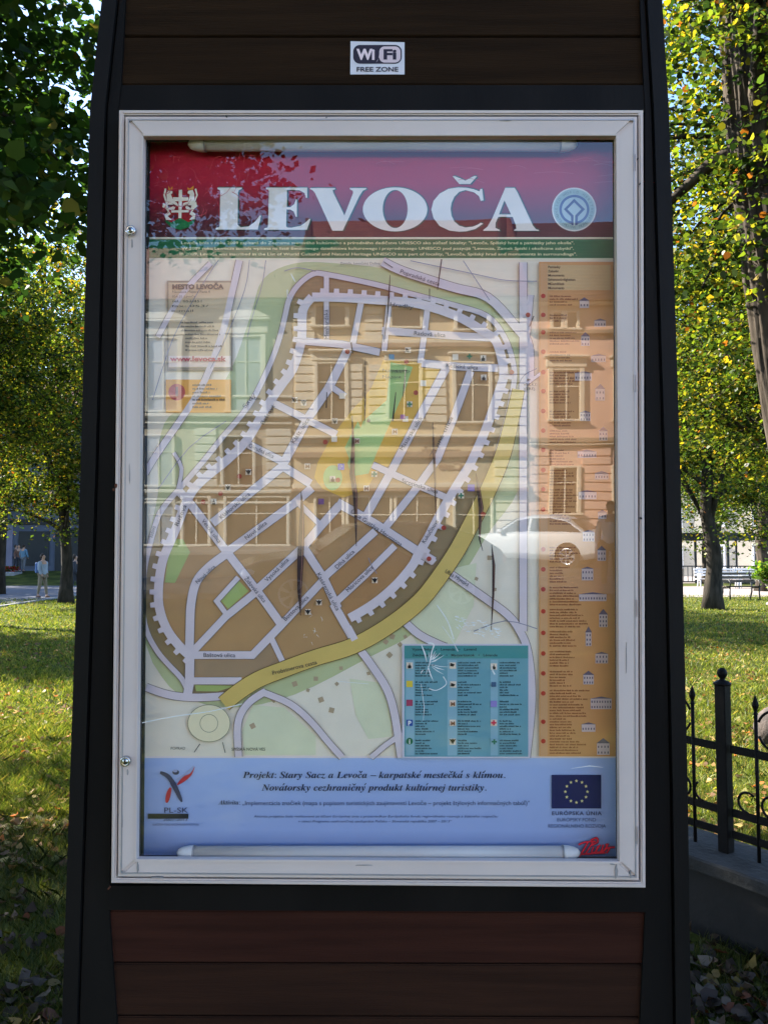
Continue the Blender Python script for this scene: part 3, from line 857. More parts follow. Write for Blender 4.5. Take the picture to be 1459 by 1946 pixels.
# small drawings of monuments in the column
rm = random.Random(21)
draw = []; draw2 = []; draw3 = []
for (x, y, w, h, kind) in ((1110, 578, 18, 14, 1), (1140, 615, 22, 12, 0), (1112, 648, 16, 18, 1), (1137, 682, 28, 12, 0), (1108, 716, 32, 14, 0), (1140, 750, 18, 22, 1), (1112, 792, 20, 16, 0), (1146, 828, 16, 18, 1), (1115, 864, 36, 12, 0), (1143, 905, 26, 12, 0), (1116, 942, 34, 14, 0), (1144, 980, 16, 12, 1), (1118, 1020, 22, 18, 0), (1143, 1056, 16, 20, 1), (1116, 1092, 22, 22, 0), (1126, 1136, 52, 13, 0), (1146, 1180, 16, 24, 1), (1118, 1215, 11, 26, 1), (1143, 1252, 24, 18, 0), (1118, 1292, 20, 18, 1), (1142, 1338, 40, 20, 0), (1118, 1384, 26, 14, 0), (1146, 1424, 24, 22, 1)):
    draw.append(rect(x - w / 2, y - h / 2, x + w / 2, y + h / 2))
    draw2.append([(x - w / 2 - 1, y - h / 2), (x, y - h / 2 - (h * 0.45 if kind else 4)), (x + w / 2 + 1, y - h / 2)])
    n = max(2, int(w / 5))
    for k in range(n):
        for j in range(max(1, int(h / 8))):
            xx = x - w / 2 + (k + 0.5) * w / n; yy = y - h / 2 + (j + 0.6) * h / max(1, int(h / 8))
            draw3.append(rect(xx - 1, yy - 2, xx + 1.1, yy + 2))
each('monument_drawing', draw, ink(138, 132, 138), poster, 0.0058, 0.00001)
each('monument_roof', draw2, ink(70, 66, 84), poster, 0.0062, 0.00001)
flat('monument_windows', draw3, ink(58, 58, 76), poster, 0.0066, kind='stuff')
# turquoise legend
flat('legend_edge', [rect(764, 1224, 1006, 1441)], ink(140, 146, 166), poster, 0.0064)
flat('legend_panel', [rect(768, 1227, 1003.5, 1438.5)], ink(70, 114, 132), poster, 0.0066)
flat('legend_heading', [rect(768, 1227, 1003.5, 1251.5)], ink(44, 102, 110), poster, 0.0068)
each('legend_strip', [rect(771, 1254, 787, 1436), rect(850, 1254, 868, 1436), rect(932, 1254, 946, 1436)], ink(92, 128, 148), poster, 0.0068)
tb = TextSet(0.0072)
tb.put('Vysvetlivky   •   Legenda   •   Legend', 783, 1236.5, 4.8, width=122, bold=0.02)
tb.put('Zeichenerklärung   •   Magyarázatok   •   Légende', 783, 1247.5, 4.8, width=162, bold=0.02)
for c, x in enumerate((789, 870, 949)):
    for r in range(5):
        for k in range(6):
            tb.dashes(x, 1261 + r * 37 + k * 5.0, rl.uniform(14, 44), 3.0, rl)
tb.obj('legend_lettering', ink(18, 40, 52), poster)
ic = {}
def icon(x, y, col, s=6.0, shape='sq'):
    ic.setdefault(col, []).append(rect(x - s, y - s, x + s, y + s) if shape == 'sq' else ell(x, y, s, s, 16))
pale = (160, 156, 150)
for (x, y) in ((778, 1265), (860, 1265), (938, 1267), (860, 1374), (938, 1374), (860, 1410), (861, 1301), (860, 1337)): icon(x, y, pale)
icon(778, 1300, (150, 140, 50)); icon(778, 1336, (110, 40, 70)); icon(778, 1374, (28, 60, 130)); icon(778, 1409, (20, 80, 60), 6.5, 'c'); icon(938, 1338, (96, 92, 150)); icon(938, 1301, (40, 66, 100), 4.5)
icon(939, 1410, (92, 128, 148))
for (x, y) in ((560, 760), (577, 765), (636, 800), (472, 897), (433, 926), (712, 1103), (585, 1163), (606, 1145), (775, 665), (804, 728), (635, 834), (770, 796), (650, 752), (584, 886), (678, 838), (750, 820), (696, 928), (632, 910), (711, 901), (876, 942), (865, 678), (919, 717), (778, 768), (406, 953), (918, 680)): icon(x, y, pale, 5.4)
icon(648, 887, (74, 78, 150)); icon(895, 927, (62, 62, 132), 6.5); icon(610, 953, (84, 60, 100), 5.5); icon(744, 678, (60, 100, 130), 5); icon(765, 792, (110, 70, 110), 4.5)
for (x, y) in ((772, 687), (790, 746), (386, 954), (455, 905), (419, 938), (843, 1003), (815, 1062), (918, 977), (972, 707), (1003, 598), (660, 668), (618, 840), (642, 912)): icon(x, y, (110, 40, 30), 4.6, 'c')
k_ = 0
for col, ps in ic.items():
    each('map_icon', ps, ink(*col), poster, 0.0070 + k_ * 0.0003, 0.00001); k_ += 1
bird = []
for (x, y) in ((560, 760), (577, 765), (636, 800), (472, 897), (433, 926), (712, 1103), (585, 1163), (606, 1145), (860, 1409)):
    bird.append([(x - 6.2, y - 4.5), (x - 2, y - 3), (x, y - 5), (x + 2, y - 3), (x + 6.2, y - 4.5), (x + 3, y + 1), (x, y + 5.5), (x - 3, y + 1)])
for (x, y) in ((778, 1266), (938, 1268), (632, 911), (406, 954), (918, 681), (919, 718), (700, 798)):
    bird.append([(x - 0.8, y - 5), (x + 0.8, y - 5), (x + 0.8, y - 2), (x + 3.5, y), (x + 3, y + 4.5), (x - 3, y + 4.5), (x - 3.5, y), (x - 0.8, y - 2)])
for (x, y) in ((860, 1264), (861, 1302), (775, 665)):
    bird.append([(x - 4, y - 4), (x + 4, y - 1), (x + 1, y + 3), (x - 5, y + 2)])
each('map_icon_mark', bird, ink(26, 22, 24), poster, 0.0092, 0.00001)
def plus(x, y, s=5, t=1.6): return [(x - t, y - s), (x + t, y - s), (x + t, y - t), (x + s, y - t), (x + s, y + t), (x + t, y + t), (x + t, y + s), (x - t, y + s), (x - t, y + t), (x - s, y + t), (x - s, y - t), (x - t, y - t)]
each('map_icon_mark', [plus(x, y) for x, y in ((939, 1410), (711, 901), (876, 942), (892, 677), (778, 768))], ink(24, 84, 66), poster, 0.0093)
each('map_icon_mark', [plus(938, 1374), plus(915, 978)], ink(140, 30, 60), poster, 0.0093)
tb = TextSet(0.0094)
for (x, y) in ((860, 1379), (750, 824), (678, 842), (696, 932), (584, 890), (860, 1342)): tb.put('M', x, y, 8, align='C', bold=0.01)
tb.obj('map_icon_marks', ink(90, 60, 40), poster)
tb = TextSet(0.0094)
tb.put('P', 778, 1379, 9, align='C', bold=0.02); tb.put('P', 648, 891, 8, align='C', bold=0.02); tb.put('P', 895, 931, 8, align='C', bold=0.02); tb.put('i', 778, 1414, 9, align='C', bold=0.03)
tb.obj('map_icon_marks', ink(170, 170, 180), poster)
# names of the streets
tb = TextSet(0.0076)
def along(body, x0, y0, x1, y1, s=8.0, up=3.2, **kw):
    an = math.degrees(math.atan2(y1 - y0, x1 - x0)); a = math.radians(an)
    ln = math.hypot(x1 - x0, y1 - y0)
    tb.put(body, x0 - math.sin(a) * up, y0 + math.cos(a) * up, s, an, width=ln, **kw)
along('Kláštorská ulica', 418, 985, 474, 938); along('Nová ulica', 466, 1024, 506, 993); along('Nová ulica', 373, 1108, 408, 1076)
along('Vetcká ulica', 385, 988, 418, 1031); along('Židovská ulica', 466, 1098, 503, 1144); along('Vysoká ulica', 505, 1104, 547, 1063); along('Bottova ulica', 540, 1179, 585, 1134)
along('Dlhá ulica', 638, 1080, 672, 1047); along('Móricova ulica', 659, 1124, 708, 1077); along('Kasárenská ulica', 604, 1089, 642, 1160); along('Ulica Gustáva Hermanna', 667, 971, 763, 1036)
along('Kukučínova', 804, 1032, 831, 989); along('Baštová ulica', 386, 1245.5, 447, 1246); along('Probstnerova cesta', 517, 1280, 602, 1259); along('Baštová', 498, 806, 520, 770)
along('Okružná ulica', 473, 846, 520, 868); along('Mäsiarska ulica', 762, 855, 800, 793); along('Sirotínska ulica', 763, 913, 832, 935); along('Košická ulica', 847, 694, 908, 699); along('Radová ulica', 786, 633, 846, 637)
along('Ulica Mlynská', 846, 1085, 890, 1112); along('Klášt. ulica', 556, 842, 586, 795); along('Zimná ulica', 820, 868, 858, 792); along('Sady', 463, 775, 484, 748); along('Ružová', 335, 1000, 352, 960)
along('Sadová', 286, 1022, 293, 1000); along('Menhardská', 621, 645, 620, 588); along('Popradská cesta', 760, 515, 835, 540); along('Hradby', 740, 578, 785, 584)
tb.obj('street_names', ink(30, 30, 42), poster)
tb = TextSet(0.0076)
tb.put('Závada, Levočská Dolina', 646, 502, 4.6, width=76); tb.put('POPRAD', 324, 1425, 5.2, width=28); tb.put('SPIŠSKÁ NOVÁ VES', 440, 1427, 5.6, width=64, bold=0.01)
tb.put('MESTO LEVOČA', 327, 548.5, 8.6, width=98, bold=0.045); tb.put('Námestie Majstra Pavla 4', 327, 556, 4.6, width=72); tb.put('054 01 Levoča', 327, 565, 4.6, width=44); tb.put('tel.: 053/451', 327, 574, 4.6, width=56)
tb.put('fax: 053/', 326, 583, 4.2, width=70); tb.put('e-mail', 325, 592, 4.2, width=42)
tb.put('MESTO', 744, 708, 5, width=34); tb.put('Námestie', 726, 706, 5.6, width=48); tb.put('Majstra', 726, 718, 5.6, width=36); tb.put('VEĽKÉ', 994, 733, 5, width=26); tb.put('VEREJ.', 994, 741, 5, width=24)
for k in range(8): tb.dashes(344 if k < 3 else 352, 614 + k * 7.5, rl.uniform(40, 78), 3.4, rl)
for k in range(7): tb.dashes(366, 733 + k * 7, rl.uniform(30, 64), 3.6, rl)
tb.obj('map_lettering', ink(42, 40, 40), poster)
tb = TextSet(0.0078); tb.put('www.levoca.sk', 324, 686, 9.4, width=106, bold=0.035)
tb.obj('web_address', ink(128, 54, 66), poster)

# ---- blue panel
BI = {}
def bi(s):
    """bold italic serif letters; accents are drawn apart"""
    o_ = ''; acc = []
    dec = {'č': ('c', 'v'), 'á': ('a', '/'), 'é': ('e', '/'), 'í': ('\u0131', '/'), 'ý': ('y', '/'), 'ú': ('u', '/'), 'š': ('s', 'v')}
    for i, ch in enumerate(s):
        if ch in dec:
            acc.append((i, dec[ch][1])); ch = dec[ch][0]
            if ch == '\u0131': ch = 'i'
        if 'A' <= ch <= 'Z': o_ += chr(0x1D468 + ord(ch) - 65)
        elif 'a' <= ch <= 'z': o_ += chr(0x1D482 + ord(ch) - 97)
        else: o_ += ch
    return o_, acc
tb = TextSet(0.003); accents = []
def serif_line(s, x, y, size, width):
    body, acc = bi(s)
    tb.put(body, x, y, size, width=width)
    v, f = glyphs(body)
    if len(v) == 0: return
    kx = width / v[:, 0].max(); k = size / 0.71
    for i, a in acc:
        v0, _ = glyphs(body[:i] + 'x'); v1, _ = glyphs('x')
        x0 = (v0[:, 0].max() - v1[:, 0].max()) * kx
        v2, _ = glyphs(body[:i + 1]); x1 = v2[:, 0].max() * kx
        cx = x + (x0 + x1) / 2 + 1.5; cy = y - size * 0.86
        if a == 'v': accents.append([(cx - 3, cy - 2.6), (cx - 1.2, cy - 2.6), (cx + 0.4, cy - 0.6), (cx + 2.6, cy - 2.6), (cx + 4.2, cy - 2.6), (cx + 1, cy + 1), (cx - 0.6, cy + 1)])
        else: accents.append([(cx, cy + 0.6), (cx + 2.4, cy - 3.4), (cx + 4.6, cy - 3.4), (cx + 1.6, cy + 0.6)])
serif_line('Projekt: Stary Sacz a Levoča – karpatské mestečká s klímou.', 462, 1479, 12.5, 498)
serif_line('Novátorsky cezhraničný produkt kultúrnej turistiky.', 498, 1503, 12.5, 426)
serif_line('Aktivita:', 416, 1529.5, 8.5, 40)
tb.obj('project_title', ink(16, 20, 46), poster)
each('project_accents', accents, ink(16, 20, 46), poster, 0.0031)
def rs(s):
    o_ = ''
    for ch in s:
        o_ += ch
    return o_
tb = TextSet(0.003)
tb.put('„Implementácia značiek (mapa s popisom turistických zaujímavostí Levoče – projekt štýlových informačných tabúľ)"', 460, 1530.5, 8.2, width=546)
tb.put('Aktivita projektu bola realizovaná za účasti Európskej únie z prostriedkov Európskeho fondu regionálneho rozvoja a štátneho rozpočtu', 482, 1554, 4.4, width=464, shear=0.25)
tb.put('v rámci Programu cezhraničnej spolupráce Poľsko – Slovenská republika 2007 – 2013"', 566, 1563.5, 4.4, width=292, shear=0.25)
tb.put('EURÓPSKA ÚNIA', 1048, 1549.5, 7, width=95, bold=0.02, spacing=1.15)
tb.put('EURÓPSKY FOND', 1058, 1561.5, 6.6, width=74); tb.put('REGIONÁLNEHO ROZVOJA', 1041, 1573.5, 6.6, width=110)
tb.obj('small_print', ink(34, 42, 76), poster)
# flag
flat('flag', [rect(1048, 1473, 1142, 1537)], ink(12, 16, 62), poster, 0.0030)
st_ = []
for k in range(12):
    cx = 1095 + 21 * math.sin(k * PI / 6); cy = 1505 - 20.5 * math.cos(k * PI / 6)
    st_.append([(cx + (3.4 if j % 2 == 0 else 1.4) * math.sin(j * PI / 5), cy - (3.4 if j % 2 == 0 else 1.4) * math.cos(j * PI / 5)) for j in range(10)])
each('flag_star', st_, ink(160, 160, 110), poster, 0.0034)
# dancing figure logo
def lg(*p): return [(200 + x * 0.3427, 1420 + y * 0.3427) for x, y in p]
flat('logo_figure', [ribbon(smooth(lg((305, 140), (350, 165), (385, 220), (425, 305)), 4), [1.2 + 7.5 * math.sin(PI * min(1, (k + 1) / 13)) ** 0.6 + (2 if k > 6 else 0) for k in range(13)]), ell(334, 1468, 6.5, 4.8, 20)], ink(34, 38, 66), poster, 0.0032, 0.0001)
flat('logo_figure', [ribbon(smooth(lg((340, 310), (350, 265), (362, 225)), 4), [3, 5.5, 7.5, 8.5, 8.5, 8, 7, 5, 3]), ribbon(smooth(lg((400, 210), (440, 175), (475, 150), (495, 110)), 4), [2.5, 4, 6, 8, 8.5, 8, 6.5, 5, 4, 3, 2, 1.4, 1])], ink(128, 26, 42), poster, 0.0033, 0.0001)
flat('logo_figure', [ell(333, 1465.5, 4.6, 2.6, 16), ribbon(smooth(lg((395, 180), (440, 150), (490, 105)), 3), 1.6)], ink(108, 118, 152), poster, 0.0037, 0.0001)
tb = TextSet(0.003); tb.put('PL-SK', 311, 1545, 10, width=46); tb.obj('logo_lettering', ink(30, 32, 60), poster)
flat('logo_bar', [rect(281, 1547, 358, 1556.5)], ink(18, 20, 30), poster, 0.0034)
tb = TextSet(0.0036); tb.put('2007-2013', 310, 1560.5, 5, width=46); tb.put('EURÓPSKY FOND REGIONÁLNEHO ROZVOJA', 290, 1569.5, 4, width=88); tb.obj('logo_lettering', ink(44, 48, 80), poster)
# red signature logo
sg = [smooth([(1099, 1606), (1112, 1601), (1131, 1600)], 3), smooth([(1117, 1601), (1109, 1615), (1101, 1629)], 3), smooth([(1126, 1602), (1118, 1614), (1112, 1624)], 3), smooth([(1122, 1598), (1133, 1593), (1135, 1601), (1122, 1608)], 3), smooth([(1128, 1610), (1124, 1620), (1130, 1620), (1140, 1606)], 3), smooth([(1136, 1608), (1133, 1620), (1142, 1618), (1146, 1606)], 3), smooth([(1146, 1607), (1143, 1620), (1153, 1611), (1151, 1604)], 3), smooth([(1156, 1604), (1150, 1613), (1158, 1612), (1152, 1622)], 3), [(1106, 1624), (1150, 1621)], [(1158, 1611), (1168, 1611)]]
flat('signature_logo', [ribbon(p, 4.6) for p in sg], ink(56, 10, 34), poster, 0.0046, 0.00003, kind='stuff')
flat('signature_logo', [ribbon(p, 2.6) for p in sg], ink(158, 22, 46), poster, 0.0052, 0.00003, kind='stuff')

# ---- splits and folds of the sheet
tears = [([(572, 934), (574, 960), (573, 1010), (571, 1060), (569, 1120), (571, 1170)], [0.6, 4, 8, 8.5, 6, 0.8]), ([(669, 790), (671, 840), (669, 900), (675, 940), (676, 990), (677, 1038)], [0.8, 4, 7, 6.5, 3.5, 0.8]),
         ([(822, 802), (824, 850), (826, 900), (828, 980)], [1, 3.4, 3.0, 0.7]), ([(904, 899), (909, 930), (914, 965), (912, 990), (911, 1025), (917, 1047)], [0.8, 5, 6.5, 4, 2, 0.7]), ([(934, 1035), (938, 1075), (937, 1130), (933, 1200)], [0.8, 4.2, 3, 0.7]),
         ([(741, 522), (739, 560), (736, 600), (729, 650)], [0.7, 2.2, 1.4, 0.6]), ([(839, 492), (835, 520), (831, 551)], [1.6, 1.8, 0.6]), ([(771, 700), (768, 735), (765, 755)], [0.8, 2.2, 0.6]), ([(667, 650), (670, 672)], [2, 1]), ([(621, 745), (620, 775)], [1, 1.6]), ([(694, 680), (694, 760), (693, 800)], [0.8, 2.2, 0.8]), ([(752, 745), (746, 800)], [1, 2.4]), ([(816, 548), (816, 568)], [1.2, 0.8])]
each('split', [ribbon(p, [q * 1.45 for q in w]) for p, w in tears], ink(34, 22, 24), poster, 0.0098, 0.00004)
each('split', [ribbon([(x + w_ * 0.36, y) for (x, y), w_ in zip(p, w)], [q * 0.22 for q in w]) for p, w in tears[:5]], ink(96, 72, 66), poster, 0.0106, 0.00004)
rc = random.Random(3); cre = []
for k in range(46):
    x = rc.uniform(285, 520); y = rc.uniform(285, 425)
    pts = [(x, y)]
    an = rc.choice((rc.uniform(-1.9, -1.1), rc.uniform(-1.4, 0.4)))
    for j in range(rc.randint(2, 5)):
        an += rc.uniform(-0.6, 0.6)
        pts.append((pts[-1][0] + math.cos(an) * rc.uniform(4, 11), pts[-1][1] + math.sin(an) * rc.uniform(4, 11)))
    cre.append(ribbon(pts, [rc.uniform(0.3, 1.3) for _ in pts]))
for k in range(14):
    x = rc.uniform(560, 1140); y = rc.uniform(300, 350); l = rc.uniform(30, 130)
    cre.append(ribbon(smooth([(x, y), (x + l / 2, y - rc.uniform(0, 5)), (x + l, y + rc.uniform(-3, 6))], 3), 0.7))
flat('crease', cre, ink(126, 44, 58), poster, 0.0110, 0.00001, kind='stuff')

# marks on the pane: star-shaped crack, crinkled patches, and glints painted as pale slivers
GW = 0.02125
def gm(*p): return list(p)
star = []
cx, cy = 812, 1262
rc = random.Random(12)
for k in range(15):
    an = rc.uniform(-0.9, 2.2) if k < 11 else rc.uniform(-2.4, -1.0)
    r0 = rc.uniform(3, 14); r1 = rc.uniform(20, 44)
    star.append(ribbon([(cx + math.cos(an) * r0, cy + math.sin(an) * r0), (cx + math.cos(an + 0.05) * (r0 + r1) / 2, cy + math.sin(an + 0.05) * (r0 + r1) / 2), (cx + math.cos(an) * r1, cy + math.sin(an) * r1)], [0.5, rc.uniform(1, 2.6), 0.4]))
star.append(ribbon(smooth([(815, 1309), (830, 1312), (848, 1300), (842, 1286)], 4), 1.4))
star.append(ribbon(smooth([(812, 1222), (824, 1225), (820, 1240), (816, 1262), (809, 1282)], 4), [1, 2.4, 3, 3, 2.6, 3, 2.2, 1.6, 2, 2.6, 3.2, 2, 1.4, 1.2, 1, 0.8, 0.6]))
for k in range(60):  # glare on the crinkled film, painted as pale slivers
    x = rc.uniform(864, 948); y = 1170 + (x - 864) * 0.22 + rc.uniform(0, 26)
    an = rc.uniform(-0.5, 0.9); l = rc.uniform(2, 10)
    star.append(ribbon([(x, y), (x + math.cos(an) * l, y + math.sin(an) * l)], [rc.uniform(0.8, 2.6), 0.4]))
for k in range(11):  # glint of the mirrored wheel, painted as pale slivers
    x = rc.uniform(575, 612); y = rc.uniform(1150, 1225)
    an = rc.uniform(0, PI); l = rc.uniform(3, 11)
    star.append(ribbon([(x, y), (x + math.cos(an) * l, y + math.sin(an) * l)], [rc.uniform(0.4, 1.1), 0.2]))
star += [ribbon(smooth([(830, 1150), (850, 1180), (862, 1215)], 4), 1.6), ribbon(smooth([(840, 1190), (856, 1212), (870, 1238)], 3), 0.9), ribbon([(934, 1262), (936, 1275), (940, 1282)], [1, 2, 2.5]), ribbon(smooth([(270, 1374), (330, 1362), (400, 1352), (460, 1338)], 3), 1.6), ribbon([(553, 520), (557, 528), (561, 535)], [1, 2, 1]), ribbon([(546, 550), (546, 566)], [1.6, 1]), ribbon([(1085, 1461), (1120, 1456), (1146, 1459)], [0.5, 1.8, 0.5]), ribbon([(640, 1295), (700, 1300)], 0.8), ribbon([(800, 1300), (806, 1345), (804, 1370)], [0.6, 1.0, 0.4])]  # pale lines, among them a painted sunlit streak at the left
glint_m = mat('pale_glint_acrylic', (0.74, 0.75, 0.74), 0.3, spec=1.0)
lo = flat('crack_and_glints', star, glint_m, pane, 0.0, 0.000002, pw=GW, kind='stuff')

# ---- the sticker's print
SW = -0.0109
def sk(*p): return [(650 + x * 0.09596, 60 + y * 0.09596) for x, y in p]
def rrect(x0, y0, x1, y1, r, n=6):
    out = []
    for cx, cy, a0 in ((x1 - r, y0 + r, -PI / 2), (x1 - r, y1 - r, 0), (x0 + r, y1 - r, PI / 2), (x0 + r, y0 + r, PI)):
        for k in range(n + 1): out.append((cx + r * math.cos(a0 + k * PI / 2 / n), cy + r * math.sin(a0 + k * PI / 2 / n)))
    return out
ib = ink(22, 20, 36)
flat('sticker_badge', [sk(*rrect(220, 255, 1180, 628, 130))], ib, st, 0, pw=SW)
flat('sticker_badge_half', [sk(*(rrect(735, 285, 1155, 605, 105)[:21] + [(670, 605), (700, 570), (722, 520), (735, 440)] + rrect(735, 285, 1155, 605, 105)[21:]))], ink(140, 136, 150), st, 0, pw=SW + 0.0003)
tb = TextSet(0.0, pw=SW + 0.0004); x_, y_ = sk((300, 540))[0]; tb.put('Wi', x_, y_, 19.5, width=33, bold=0.045); tb.obj('sticker_lettering', ink(150, 146, 160), st)
tb = TextSet(0.0, pw=SW + 0.0006); x_, y_ = sk((805, 535))[0]; tb.put('Fi', x_, y_, 18.5, width=26, bold=0.04)
x_, y_ = sk((280, 780))[0]; tb.put('FREE ZONE', x_, y_, 8.6, width=80, bold=0.02); tb.obj('sticker_lettering', ib, st)
# ---------------------------------------------------------------- ground and paths
def sheet(name, pts, z, m, **kw):
    mb = MB(); mb.add([(x, y, z) for x, y in pts], [tuple(range(len(pts)))])
    return mb.obj(name, m, None, kind='structure', **kw)
lawn_m = mat('lawn_soil', (0.028, 0.038, 0.008), 0.95, c2=(0.085, 0.095, 0.018), scale=1.3, bump=0.6, bscale=30, spec=0.1, detail=9)
# ground: one sheet to the horizon, rising a little towards the houses on the left
NX, NY = 60, 80
gx = np.concatenate([np.linspace(-900, -60, 8), np.linspace(-55, 55, 44), np.linspace(60, 900, 8)])
gy = np.concatenate([np.linspace(-900, -70, 8), np.linspace(-60, 70, 64), np.linspace(80, 900, 8)])
def gz(x, y):
    def ss(a, b, t):
        t = min(1, max(0, (t - a) / (b - a))); return t * t * (3 - 2 * t)
    return 0.65 * ss(44, 52, y) * (1 - ss(-6, 2, x)) * (1.0)
GX, GY = np.meshgrid(gx, gy)
vs = [(float(x), float(y), gz(x, y)) for x, y in zip(GX.ravel(), GY.ravel())]
n = len(gx)
fs = [(j * n + i, j * n + i + 1, (j + 1) * n + i + 1, (j + 1) * n + i) for j in range(len(gy) - 1) for i in range(n - 1)]
mb = MB(); mb.add(vs, fs)
ground = mb.obj('ground', lawn_m, None, kind='structure')
pave_m = mat('path_paving', (0.085, 0.09, 0.11), 0.85, c2=(0.11, 0.11, 0.13), scale=3, bump=0.3, bscale=25)
a, b_, c_, d_ = G(-400, 1215), G(150, 1131), G(150, 1098), G(-400, 1122)
e_, f_ = G(640, 1087), G(640, 1080)
sheet('path', [a.xy[:], b_.xy[:], e_.xy[:], f_.xy[:], c_.xy[:], d_.xy[:]], 0.012, pave_m)
kerb_m = mat('kerb_stone', (0.28, 0.28, 0.29), 0.8, c2=(0.2, 0.2, 0.2), scale=6)
def kerb(p, q, w=0.14, h=0.05):
    p = Vector((p[0], p[1])); q = Vector((q[0], q[1])); d = (q - p).normalized(); nrm = Vector((-d.y, d.x))
    total = (q - p).length; t = 0.0; mbk = MB()
    lst = []
    while t < total:
        l = min(1.0, total - t)
        s0 = p + d * t; s1 = p + d * (t + l - 0.012)
        m4 = Matrix(((d.x, nrm.x, 0, s0.x), (d.y, nrm.y, 0, s0.y), (0, 0, 1, 0), (0, 0, 0, 1)))
        mbk.box(0, (s1 - s0).length, -w / 2, w / 2, -0.05, h, 0.012, m4)
        t += 1.0
    return mbk
kk = kerb(a, b_); o = kk.obj('path_kerb', kerb_m, None, kind='structure')
# paved square on the right
sq_m = mat('square_paving', (0.30, 0.25, 0.23), 0.85, c2=(0.22, 0.19, 0.17), scale=2.0, bump=0.2, bscale=12)
p1, p2, p3, p4 = G(1240, 1136), G(1760, 1132), G(1760, 1092), G(1180, 1096)
sheet('square_paving', [p1.xy[:], p2.xy[:], p3.xy[:], p4.xy[:]], 0.01, sq_m)
st1, st2, st3, st4 = G(1280, 1115), G(1700, 1112), G(1700, 1107), G(1280, 1109)
sheet('lawn_strip', [st1.xy[:], st2.xy[:], st3.xy[:], st4.xy[:]], 0.016, lawn_m)
# street behind the viewer
FY = -27.0
asph = mat('asphalt', (0.05, 0.05, 0.052), 0.9, c2=(0.075, 0.073, 0.072), scale=0.5, bump=0.3, bscale=50)
sheet('street', [(-60, -24.2), (60, -24.2), (60, -14.5), (-60, -14.5)], 0.006, asph)
mb = MB(); mb.box(-60, 60, -40, -24.2, -0.2, 0.13, 0.02); mb.obj('pavement', mat('pavement_slabs', (0.26, 0.25, 0.23), 0.85, c2=(0.2, 0.19, 0.18), scale=2), None, kind='structure')
mb = MB(); mb.box(-60, 60, -14.5, -11.5, -0.2, 0.12, 0.02); mb.obj('pavement', mat('pavement_slabs', (0.17, 0.165, 0.16), 0.85, c2=(0.13, 0.13, 0.125), scale=2), None, kind='structure')
mb = MB(); mb.box(-60, 60, -14.62, -14.5, -0.2, 0.135, 0.01); mb.obj('street_kerb', kerb_m, None, kind='structure')

# ---------------------------------------------------------------- foliage
LM = leaf_mat('leaves', 0.5)
LM2 = leaf_mat('fallen_leaves', 0.15)
PAL = {
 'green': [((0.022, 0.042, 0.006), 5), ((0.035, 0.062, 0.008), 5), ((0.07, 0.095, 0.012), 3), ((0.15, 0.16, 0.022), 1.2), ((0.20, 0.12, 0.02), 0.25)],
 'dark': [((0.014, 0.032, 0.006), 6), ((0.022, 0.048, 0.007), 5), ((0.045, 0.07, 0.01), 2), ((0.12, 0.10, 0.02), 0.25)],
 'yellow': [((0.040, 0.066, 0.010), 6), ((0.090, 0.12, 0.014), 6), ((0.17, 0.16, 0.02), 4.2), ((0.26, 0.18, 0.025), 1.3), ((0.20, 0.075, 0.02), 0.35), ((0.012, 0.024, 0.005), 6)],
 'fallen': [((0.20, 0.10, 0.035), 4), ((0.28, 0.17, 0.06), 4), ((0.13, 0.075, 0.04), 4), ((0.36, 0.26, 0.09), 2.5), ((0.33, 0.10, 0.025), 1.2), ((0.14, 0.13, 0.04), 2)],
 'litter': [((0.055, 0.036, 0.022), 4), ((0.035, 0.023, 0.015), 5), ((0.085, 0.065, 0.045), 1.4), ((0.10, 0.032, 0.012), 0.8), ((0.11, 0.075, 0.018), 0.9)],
 'grass': [((0.080, 0.110, 0.014), 5), ((0.12, 0.145, 0.022), 4), ((0.20, 0.20, 0.03), 3), ((0.27, 0.21, 0.05), 1.2), ((0.03, 0.05, 0.006), 3)],
}
def pick(pal, n, rng):
    cs = np.array([c for c, w in PAL[pal]]); ws = np.array([w for c, w in PAL[pal]], float); ws /= ws.sum()
    c = cs[rng.choice(len(cs), n, p=ws)]
    return np.clip(c * rng.uniform(0.8, 1.2, (n, 1)), 0, 0.9)
LEAF2D = {4: np.array([[0, -0.5], [0.42, 0.0], [0, 0.62], [-0.42, 0.0]]), 6: np.array([[0, -0.46], [0.40, -0.28], [0.46, 0.12], [0.0, 0.62], [-0.46, 0.12], [-0.40, -0.28]])}
def poly_cloud(name, cen, ax, ay, shape, col, m, parent=None, fold=None, **kw):
    """many small flat or folded leaves as one mesh"""
    n = len(cen); P2 = LEAF2D[shape]; k = len(P2)
    vs = cen[:, None, :] + ax[:, None, :] * P2[None, :, 0:1] + ay[:, None, :] * P2[None, :, 1:2]
    if fold is not None:
        nz = np.cross(ax, ay); nz /= (np.linalg.norm(nz, axis=1, keepdims=True) + 1e-9)
        ln = np.linalg.norm(ax, axis=1)
        vs += nz[:, None, :] * (np.abs(P2[None, :, 0:1]) ** 1.5) * (fold * ln)[:, None, None]
    vs = vs.reshape(-1, 3)
    me = bpy.data.meshes.new(name)
    me.vertices.add(n * k); me.vertices.foreach_set('co', vs.astype(np.float32).ravel())
    me.loops.add(n * k); me.loops.foreach_set('vertex_index', np.arange(n * k, dtype=np.int32))
    me.polygons.add(n); me.polygons.foreach_set('loop_start', np.arange(0, n * k, k, dtype=np.int32)); me.polygons.foreach_set('loop_total', np.full(n, k, dtype=np.int32))
    me.update(calc_edges=True)
    at = me.attributes.new('leafcol', 'FLOAT_COLOR', 'FACE')
    c4 = np.ones((n, 4), np.float32); c4[:, :3] = col
    at.data.foreach_set('color', c4.ravel())
    return link(name, me, m, parent, **kw)
